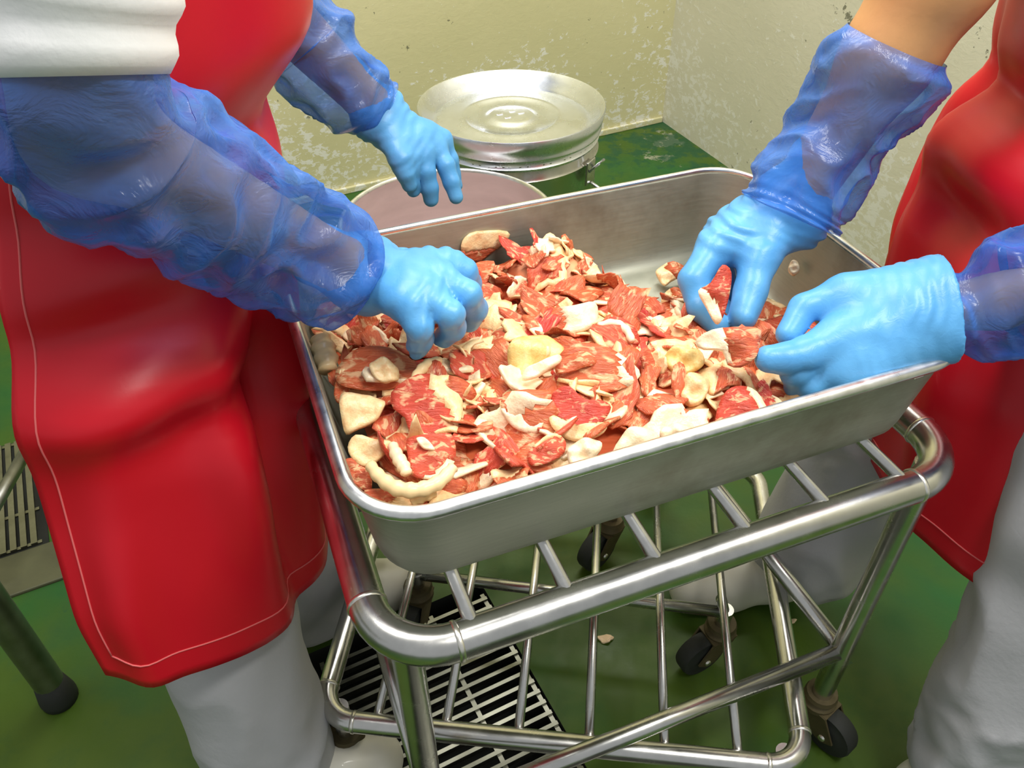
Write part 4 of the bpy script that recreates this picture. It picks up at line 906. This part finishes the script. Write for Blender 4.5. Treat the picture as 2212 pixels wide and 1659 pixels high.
glove(pr_, None, wR1, fR1,
    [[P(1812, 726, 0.766), P(1740, 764, 0.758), P(1698, 774, 0.755), P(1660, 775, 0.753)], [P(1795, 752, 0.766), P(1722, 800, 0.768), P(1728, 832, 0.784), P(1765, 836, 0.798)],
     [P(1806, 790, 0.766), P(1752, 832, 0.772), P(1775, 848, 0.788), P(1812, 838, 0.800)], [P(1835, 818, 0.766), P(1800, 846, 0.772), P(1822, 852, 0.786), P(1852, 840, 0.795)]],
    [P(1930, 634, 0.778), P(1822, 640, 0.782), P(1738, 664, 0.784), P(1702, 722, 0.780)], [0.0150, 0.0145, 0.0132, 0.0118], (0.0165, 0.0140, 0.0120), 0.030,
    cut=True, extra=[(P(2020, 628, 0.772), P(2046, 706, 0.768), 0.023, 0.023, 0.02), (P(2060, 618, 0.770), P(2085, 715, 0.764), 0.024, 0.024, 0.02), (P(2005, 615, 0.774), P(1850, 640, 0.780), 0.024, 0.020, 0.02), (P(2030, 725, 0.768), P(1850, 800, 0.766), 0.024, 0.018, 0.02), (P(1980, 670, 0.775), P(1875, 720, 0.772), 0.030, 0.022, 0.02)])
glove(pr_, None, wR2, fR2,
    [[P(1545, 530, 0.872), P(1498, 605, 0.860), P(1514, 664, 0.855), P(1550, 702, 0.850)], [P(1560, 502, 0.895), P(1518, 578, 0.890), P(1532, 640, 0.886), P(1565, 676, 0.882)],
     [P(1585, 482, 0.915), P(1552, 562, 0.915), P(1570, 628, 0.91), P(1600, 662, 0.905)], [P(1615, 470, 0.93), P(1592, 545, 0.932), P(1612, 600, 0.93), P(1632, 640, 0.925)]],
    [P(1690, 505, 0.868), P(1640, 560, 0.860), P(1622, 628, 0.852), P(1604, 684, 0.845)], [0.0148, 0.014, 0.0135, 0.012], (0.0185, 0.0170, 0.0150), 0.030,
    extra=[(P(1680, 430, 0.89), P(1735, 480, 0.878), 0.027, 0.027, 0.02), (P(1690, 450, 0.885), P(1590, 520, 0.885), 0.034, 0.026, 0.02)])
sleeve(pr_, [P(1938, 95, 0.80), P(1915, 135, 0.81), P(1870, 225, 0.83), P(1812, 300, 0.85), P(1768, 365, 0.865), P(1728, 425, 0.878), P(1708, 462, 0.885)], [0.052, 0.058, 0.056, 0.051, 0.050, 0.054, 0.056], 3)
sleeve(pr_, [elR1 + (shR1 - elR1) * 0.30, elR1 + np.array([0.005, 0, 0.0]), P(2330, 600, 0.745), P(2230, 632, 0.752), P(2130, 655, 0.762), P(2070, 662, 0.766), P(2000, 670, 0.77)], [0.058, 0.058, 0.056, 0.053, 0.047, 0.033, 0.022], 4, ruffle=0.0)
rowsR = [(1.15, 0.665, 0.84, 0.155, 0.175), (0.95, 0.665, 0.835, 0.165, 0.18), (0.85, 0.665, 0.83, 0.155, 0.18), (0.75, 0.665, 0.825, 0.172, 0.205), (0.62, 0.665, 0.80, 0.190, 0.225), (0.50, 0.665, 0.765, 0.192, 0.24), (0.40, 0.665, 0.745, 0.190, 0.255)]
def hemR(t): return 0.388 + 0.006 * math.sin(t * 8)
apR, gR = apron(pr_, rowsR, math.radians(110), math.radians(275), 80, 4, hemR, [(2.62, 0.70, 0.12, 0.16, -0.022, 0.5), (2.4, 0.66, 0.12, 0.2, 0.018, 0.4), (2.9, 0.66, 0.14, 0.2, 0.016, -0.5), (3.2, 0.84, 0.9, 0.022, -0.016, 0.6), (3.1, 0.78, 0.5, 0.03, 0.014, -1.5), (3.3, 0.72, 0.35, 0.025, -0.016, 2.0), (3.5, 0.52, 0.14, 0.15, 0.014, 0.3)])
cen = np.array([0.665, 0.76, 0.5])
stitch(apR, [gR[66, j] for j in range(3, 78)], cen); stitch(apR, [gR[i, 3] for i in range(5, 67)], cen)

# scraps on the floor
for (x, y, s_) in ((1308, 1380, 0.012), (1712, 1342, 0.006)):
    p = G(x, y, 0.004); rr_ = [(s_ * math.cos(t) * (1 + 0.3 * math.sin(3 * t)), s_ * 0.6 * math.sin(t)) for t in np.linspace(0, 6.28, 14, endpoint=False)]
    ln, ft = slab(rr_, lambda q: np.ones(len(q), bool), 0.004, lambda q: 0.002 * np.sin(q[:, 0] * 300), 3)
    me = mesh('fat_scrap', *ft); me.materials.append(M['fatwhite']); o = bpy.data.objects.new('fat_scrap', me); COL.objects.link(o); o.location = tuple(p)
    tag(o, 'larger cream scrap of fat fallen on the green floor' if s_ > 0.01 else 'tiny crumb of fat fallen on the green floor', 'meat')
